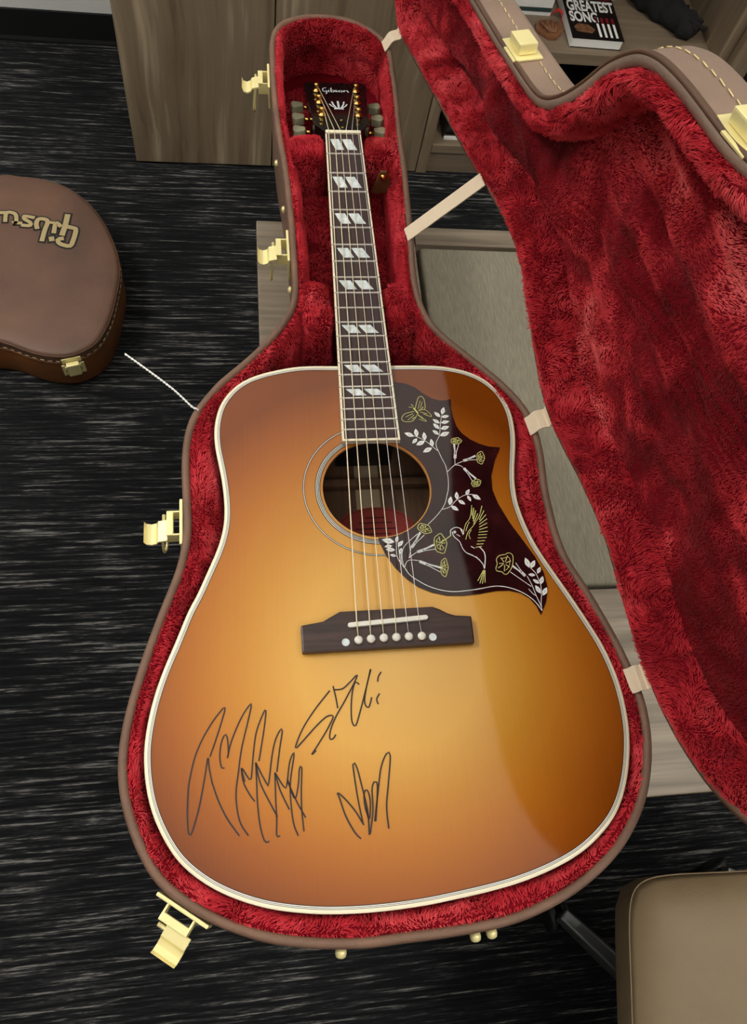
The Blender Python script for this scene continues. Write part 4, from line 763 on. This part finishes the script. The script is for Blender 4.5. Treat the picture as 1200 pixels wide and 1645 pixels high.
# tuners
posts = []
for s in (-1, 1):
    for k, y in enumerate((.048, .088, .128)):
        x = s*(.0235+.0016*k)
        tn = gpart(MB().lathe([(.0054, 0), (.0054, .002), (.0032, .0026), (.0030, .006), (.0034, .0070), (.0034, .0095), (.0024, .0105)], (x, y, 0), 14).map(hd), 'tuner', M_gold, True)
        MB().tube([(s*.034, y, -.021), (s*.046, y, -.021)], .0023, 8).map(hd).build('tuner_shaft', M_gold, tn, True)
        kx = MB().prism([(.0445, -.0052), (.048, -.0068), (.0565, -.0100), (.0600, -.0082), (.0610, 0), (.0600, .0082), (.0565, .0100), (.048, .0068), (.0445, .0052)], -.026, -.0160)
        kx.map(lambda v: hd((s*v.x, y+v.y, v.z))).build('tuner_button', M_key, tn, bevel=.0014)
        posts.append((s, k, Vector(hd((x, y, .0050)))))
# pickguard
gd = list(map(tuple, mm(GUARD))); rg = HR+.0012
a0 = math.atan2(gd[-1][1]-HC[1], gd[-1][0]-HC[0]); a1 = math.acos((.0275-HC[0])/rg)
arc = [(HC[0]+rg*math.cos(a), HC[1]+rg*math.sin(a)) for a in np.linspace(a0, a1, 44)]
arc = [p for p in arc if p[1] < YE+.002]
gp_ = gpart(MB().prism(gd+arc+[(.0291, YE+.001), (.0289, -.42)], .0002, .0010), 'pickguard', M_guard, label='dark tortoise pickguard engraved with flowers, butterfly and bird')
EZ = .0013
def strokes(L, name, m, parent, z=EZ, label=None, width=None, n=None):
    b = MB()
    for s in L:
        P, w = (s if width is None else (s, width)); P = mm(P)
        k = n or max(3, int(len(P)*5)); P = spl(P, k, False) if len(P) > 2 else P
        ribbon(b, P, w/1000, z)
    o = b.build(name, m, parent)
    if label: o['label'] = label
    return o
strokes(VINE, 'vine_engraving', M_engrW, gp_, label='white engraved vine')
lfm = MB(); vein = MB()
for a, b in LEAVES:
    a, b = mm(a), mm(b); d = b-a; L_ = np.linalg.norm(d); d /= L_; nn = np.array([-d[1], d[0]]); w = L_*.235
    pr = [(0, 0), (.18, .55), (.42, 1), (.68, .8), (.88, .35), (1, 0)]
    pts = [a+d*(t*L_)+nn*(q*w) for t, q in pr]+[a+d*(t*L_)-nn*(q*w) for t, q in pr[::-1][1:-1]]
    MB().prism([tuple(p) for p in pts], EZ-.0002, EZ).build('leaf_engraving', M_engrW, gp_)
    ribbon(vein, np.array([a+d*L_*.35, a+d*L_*.62]), .00035, EZ+.0001)
vein.build('leaf_vein_engraving', M_guard, gp_)['kind'] = 'stuff'
for (tube, bell) in TRUMPETS:
    a, b = mm(tube); d = b-a; L_ = np.linalg.norm(d); d /= L_; nn = np.array([-d[1], d[0]]); tb_ = MB()
    ribbon(tb_, np.array([a+nn*.0004, a+d*L_*.5+nn*.0011, b+nn*.0026]), .0009, EZ); ribbon(tb_, np.array([a-nn*.0004, a+d*L_*.5-nn*.0011, b-nn*.0026]), .0006, EZ)
    ribbon(tb_, np.array([a+d*L_*.02, a+d*L_*.3]), .0028, EZ); ribbon(tb_, np.array([a+d*L_*.40+nn*.0006, b+nn*.0018]), .0016, EZ)
    tr_ = tb_.build('trumpet_flower_engraving', M_engrW, gp_)
    P = mm(bell); P = spl(P, 40); bb = MB(); ribbon(bb, np.vstack([P, P[:1]]), .0007, EZ+.00005); c_ = P.mean(0)
    Q = c_+(P-c_)*.62; ribbon(bb, np.vstack([Q[5:30]]), .0005, EZ+.00005)
    for k_ in range(0, 40, 6): ribbon(bb, np.array([c_+(P[k_]-c_)*.15, c_+(P[k_]-c_)*.75]), .0007, EZ+.00005)
    o = bb.build('blossom_engraving', M_engrY, gp_); o['label'] = 'yellow engraved blossom'
strokes(BIRDW, 'bird_engraving', M_engrW, gp_, label='white engraved bird body'); strokes(BIRDY, 'bird_wing_engraving', M_engrY, gp_, label='yellow engraved wings and tail')
strokes(BUTTERFLY, 'butterfly_engraving', M_engrY, gp_, label='yellow engraved butterfly')
# signatures in marker
for k, s in enumerate(SIGNS):
    o = strokes(s, 'marker_signature', M_ink, top, .0004+.0001*k, width=1.25); o['label'] = ['large looping black marker signature', 'slanted black marker signature below the bridge', 'small pointed black marker signature'][k]
# bridge, saddle, pins
br = [tuple(p) for p in mm(BRIDGE)]
bo_ = MB().prism(br, .0003, .0080).build('bridge', M_rosewood, gt, bevel=.0016, loc=NBg); bo_['label'] = 'dark rosewood bridge'
a, b = mm(SADDLE); d = (b-a)/np.linalg.norm(b-a); nn = np.array([-d[1], d[0]])*.0021
sd = [tuple(a+nn*math.cos(t)-d*abs(.0021*math.sin(t))) for t in np.linspace(0, math.pi, 7)]+[tuple(b-nn*math.cos(t)+d*abs(.0021*math.sin(t))) for t in np.linspace(0, math.pi, 7)]
MB().prism(sd, .006, .0112).build('saddle', M_white, bo_, bevel=.0005)
pins = mm(PINS)
for i, p in enumerate(pins):
    if i in (0, 7): MB().lathe([(.0034, .0079), (.0034, .0083)], (p[0], p[1], 0), 18).build('pearl_dot', M_pearl, bo_)
    else: MB().lathe([(.0026, .006), (.0030, .0084), (.0038, .0096), (.0036, .0108), (.0022, .0118)], (p[0], p[1], 0), 18).build('bridge_pin', M_white, bo_, True)
# strings
ss = mm(SADSTR); rad = (.00062, .00054, .00046, .0004, .00032, .0003)
for i in range(6):
    p = pins[i+1]; xn = -.0182+i*.0364/5; s, k = ((-1, 0), (-1, 1), (-1, 2), (1, 2), (1, 1), (1, 0))[i]
    pt = [q for q in posts if q[0] == s and q[1] == k][0][2]; inner_ = Vector((pt.x-s*.003, pt.y-.001, pt.z))
    P = [Vector((p[0], p[1]+.003, .0092)), Vector((ss[i][0], ss[i][1], .0116+rad[i])), Vector((xn, .0015, .0052+rad[i])), Vector((xn, .0049, .0048+rad[i])), inner_]
    gpart(MB().tube(P, rad[i], 6), 'guitar_string', M_bronze if i < 4 else M_plain, True)

# ------------------------------------------------------------------ second case on the floor
A2 = math.radians(102); T2 = np.array([-.5816, .9429])
R2 = np.array([[math.cos(A2), -math.sin(A2)], [math.sin(A2), math.cos(A2)]])
fc = empty('closed_guitar_case', Matrix.Translation((T2[0], T2[1], 0)), 'closed red-brown hard guitar case with gold lettering lying on the carpet', 'guitar case')
Q = smoothc(spl(mm(CASE2)-T2, N), 2)
V, F = loft([z3(inset(Q, .010), .001), z3(inset(Q, .002), .004), z3(Q, .012), z3(Q, .076), z3(inset(Q, .001), .0785)], (True, False)); mesh('shell', V, F, M_case2s, fc, True)
V, F = loft([z3(inset(Q, .001), .0790), z3(Q, .0812), z3(Q, .097), z3(inset(Q, .0012), .1015), z3(inset(Q, .004), .1045), z3(inset(Q, .009), .1060), z3(inset(Q, .03), .1070)], (False, True)); l2 = mesh('lid', V, F, M_case2, fc, True)
n_ = len(Q)
for zc, rr, m_ in ((.0790, .0020, M_case2s), (.1000, .0018, M_piping)):
    V, F = loft([z3(Q-normals(Q)*(rr*.7*math.cos(a)), zc+rr*math.sin(a)) for a in np.linspace(0, 2*math.pi, 9)]); mesh('piping', V, F, m_, l2, True)
st = MB(); P = spl(Q, 2400); nr = -normals(P)
for i in range(0, 2390, 13):
    a, b = P[i]+nr[i]*.0005, P[i+7]+nr[i+7]*.0005; st.tube([(a[0], a[1], .0850), (b[0], b[1], .0848)], .0006, 4)
st.build('stitching', M_thread, l2, True)
lo_ = MB(); lt_ = MB()
for k_, (P_, wpx) in enumerate(LOGO):
    P_ = mm(P_)-T2; P_ = spl(P_, 22, False) if len(P_) > 2 else P_; w = wpx*.00150
    e0 = (P_[0]-P_[1])/np.linalg.norm(P_[0]-P_[1]); e1 = (P_[-1]-P_[-2])/np.linalg.norm(P_[-1]-P_[-2])
    for P3, ww, zz, tgt in ((np.vstack([P_[:1]+e0*w*.3, P_[1:-1], P_[-1:]+e1*w*.3]), w, .1080, lt_), (np.vstack([P_[:1]+e0*w*.72, P_[1:-1], P_[-1:]+e1*w*.72]), w*1.75, .1074, lo_)):
        ribbon(tgt, P3, ww, zz+.00003*k_)
o = lo_.build('logo_outline', M_black, l2); o = lt_.build('script_logo', mat('gold_print', (170, 152, 108), .6), l2); o['label'] = 'gold script lettering edged in black'
NQ = normals(Q)
def latch2(pt):
    i = ((Q-np.array(pt))**2).sum(1).argmin(); n = -NQ[i]; p = Q[i]; t = np.array([-n[1], n[0]])
    def fn(v): return (p[0]+t[0]*v.x+n[0]*v.y, p[1]+t[1]*v.x+n[1]*v.y, v.z)
    r = MB().box(-.021, .021, .0003, .003, .045, .0770).map(fn).build('latch', M_brass, fc, bevel=.0008); r['label'] = 'closed pale brass latch'
    MB().box(-.012, .012, .0032, .013, .052, .086).map(fn).build('lever', M_brass, r, bevel=.002)
    MB().box(-.018, .018, .0003, .0024, .0812, .095).map(fn).build('keeper_plate', M_brass, r, bevel=.0006)
    MB().tube([(-.014, .009, .066), (-.014, .012, .084), (.014, .012, .084), (.014, .009, .066)], .0015, 6).map(fn).build('bail', M_brass, r, True)
for pt in LATCH2: latch2(np.array(pt)-T2)

# ------------------------------------------------------------------ chair
CX, CY = .5295, -.5035
ch = empty('office_chair', Matrix.Translation((CX, CY, 0)) @ Matrix.Rotation(math.radians(-5), 4, 'Z'), 'taupe leather swivel chair pulled up at the bench corner', 'chair')
bm = bmesh.new(); bmesh.ops.create_cube(bm, size=1); bmesh.ops.subdivide_edges(bm, edges=bm.edges[:], cuts=15, use_grid_fill=True)
for v in bm.verts:
    q = v.co*2; e = (abs(q.x)**16+abs(q.y)**16)**(1/16); r = max(abs(q.x), abs(q.y)); s = r/e if e else 1
    x, y = q.x*s, q.y*s; edge_ = max(abs(x), abs(y))
    z = q.z; zz = .405+.0225*z if z < 0 else .405+.045*z*(1-.35*max(0, (edge_-.72)/.28)**2)
    crown = .006*(1-x*x) if z > 0 else 0
    v.co = (x*.265*(1-.02*abs(z)**4)*(1-.10*y), y*.2375*(1-.02*abs(z)**4)+.006*math.cos(x*1.6)*(y > .5), zz+crown)
me = bpy.data.meshes.new('seat'); bm.to_mesh(me); bm.free(); me.materials.append(M_chair); me.shade_smooth(); link(bpy.data.objects.new('seat', me), ch)
wl = [(x*.2665*(1-.10*y), y*.239+.006*math.cos(x*1.6)*(y > .5)) for x, y in [(math.copysign(abs(math.cos(a))**.14, math.cos(a)), math.copysign(abs(math.sin(a))**.14, math.sin(a))) for a in np.linspace(0, 2*math.pi, 64, endpoint=False)]]
MB().tube([(x, y, .4345) for x, y in wl]+[(wl[0][0], wl[0][1], .4345)], .0009, 6).build('seat_piping', M_chair, ch, True)
bm = bmesh.new(); bmesh.ops.create_cube(bm, size=1); bmesh.ops.subdivide_edges(bm, edges=bm.edges[:], cuts=9, use_grid_fill=True)
for v in bm.verts:
    q = v.co*2; e = (abs(q.x)**7+abs(q.z)**7)**(1/7); r = max(abs(q.x), abs(q.z)); s = r/e if e else 1
    x, z = q.x*s, q.z*s; v.co = (x*.24, -.285-.04*z+.026*q.y+.02*x*x, .72+z*.21)
me = bpy.data.meshes.new('backrest'); bm.to_mesh(me); bm.free(); me.materials.append(M_chair); me.shade_smooth(); link(bpy.data.objects.new('backrest', me), ch)
MB().box(-.035, .035, -.30, -.05, .355, .368).box(-.035, .035, -.302, -.288, .355, .60).build('back_bracket', M_blackp, ch, bevel=.003)
MB().lathe([(.030, .07), (.030, .20), (.018, .205), (.018, .385)], (0, 0, 0), 20).build('gas_column', M_chrome, ch, True)
MB().lathe([(.045, .075), (.05, .09), (.045, .115), (.032, .118)], (0, 0, 0), 20).build('hub', M_chrome, ch, True)
for k in range(5):
    a = math.radians(137-72*k); d = Vector((math.cos(a), math.sin(a), 0)); w = Vector((-d.y, d.x, 0)); V = []
    for r, hw_, zt, zb in ((.035, .022, .112, .075), (.14, .018, .092, .070), (.262, .014, .078, .062)):
        for sx, z in ((-1, zb), (1, zb), (1, zt), (-1, zt)): V.append(d*r+w*(hw_*sx*(1 if z == zb else .6))+Vector((0, 0, z)))
    lg = MB().add(V, [(i*4+j, i*4+(j+1) % 4, i*4+4+(j+1) % 4, i*4+4+j) for i in range(2) for j in range(4)]+[(3,2,1,0), (8,9,10,11)]).build('leg', M_chrome, ch, bevel=.003)
    c = d*.255; ax = Vector((math.cos(a+.9), math.sin(a+.9), 0)); fr = Matrix((ax.cross(Vector((0, 0, 1))), Vector((0, 0, 1)), ax)).transposed(); cs = MB()
    for off in (-.017, .005): cs.lathe([(.020, 0), (.026, .002), (.026, .010), (.020, .012)], c+ax*off+Vector((0, 0, .0265)), 16, fr)
    cs.build('caster', M_blackp, lg, True)
    MB().tube([c+Vector((0, 0, .03)), c+Vector((0, 0, .064))], .006, 8).build('caster_stem', M_blackp, lg, True)
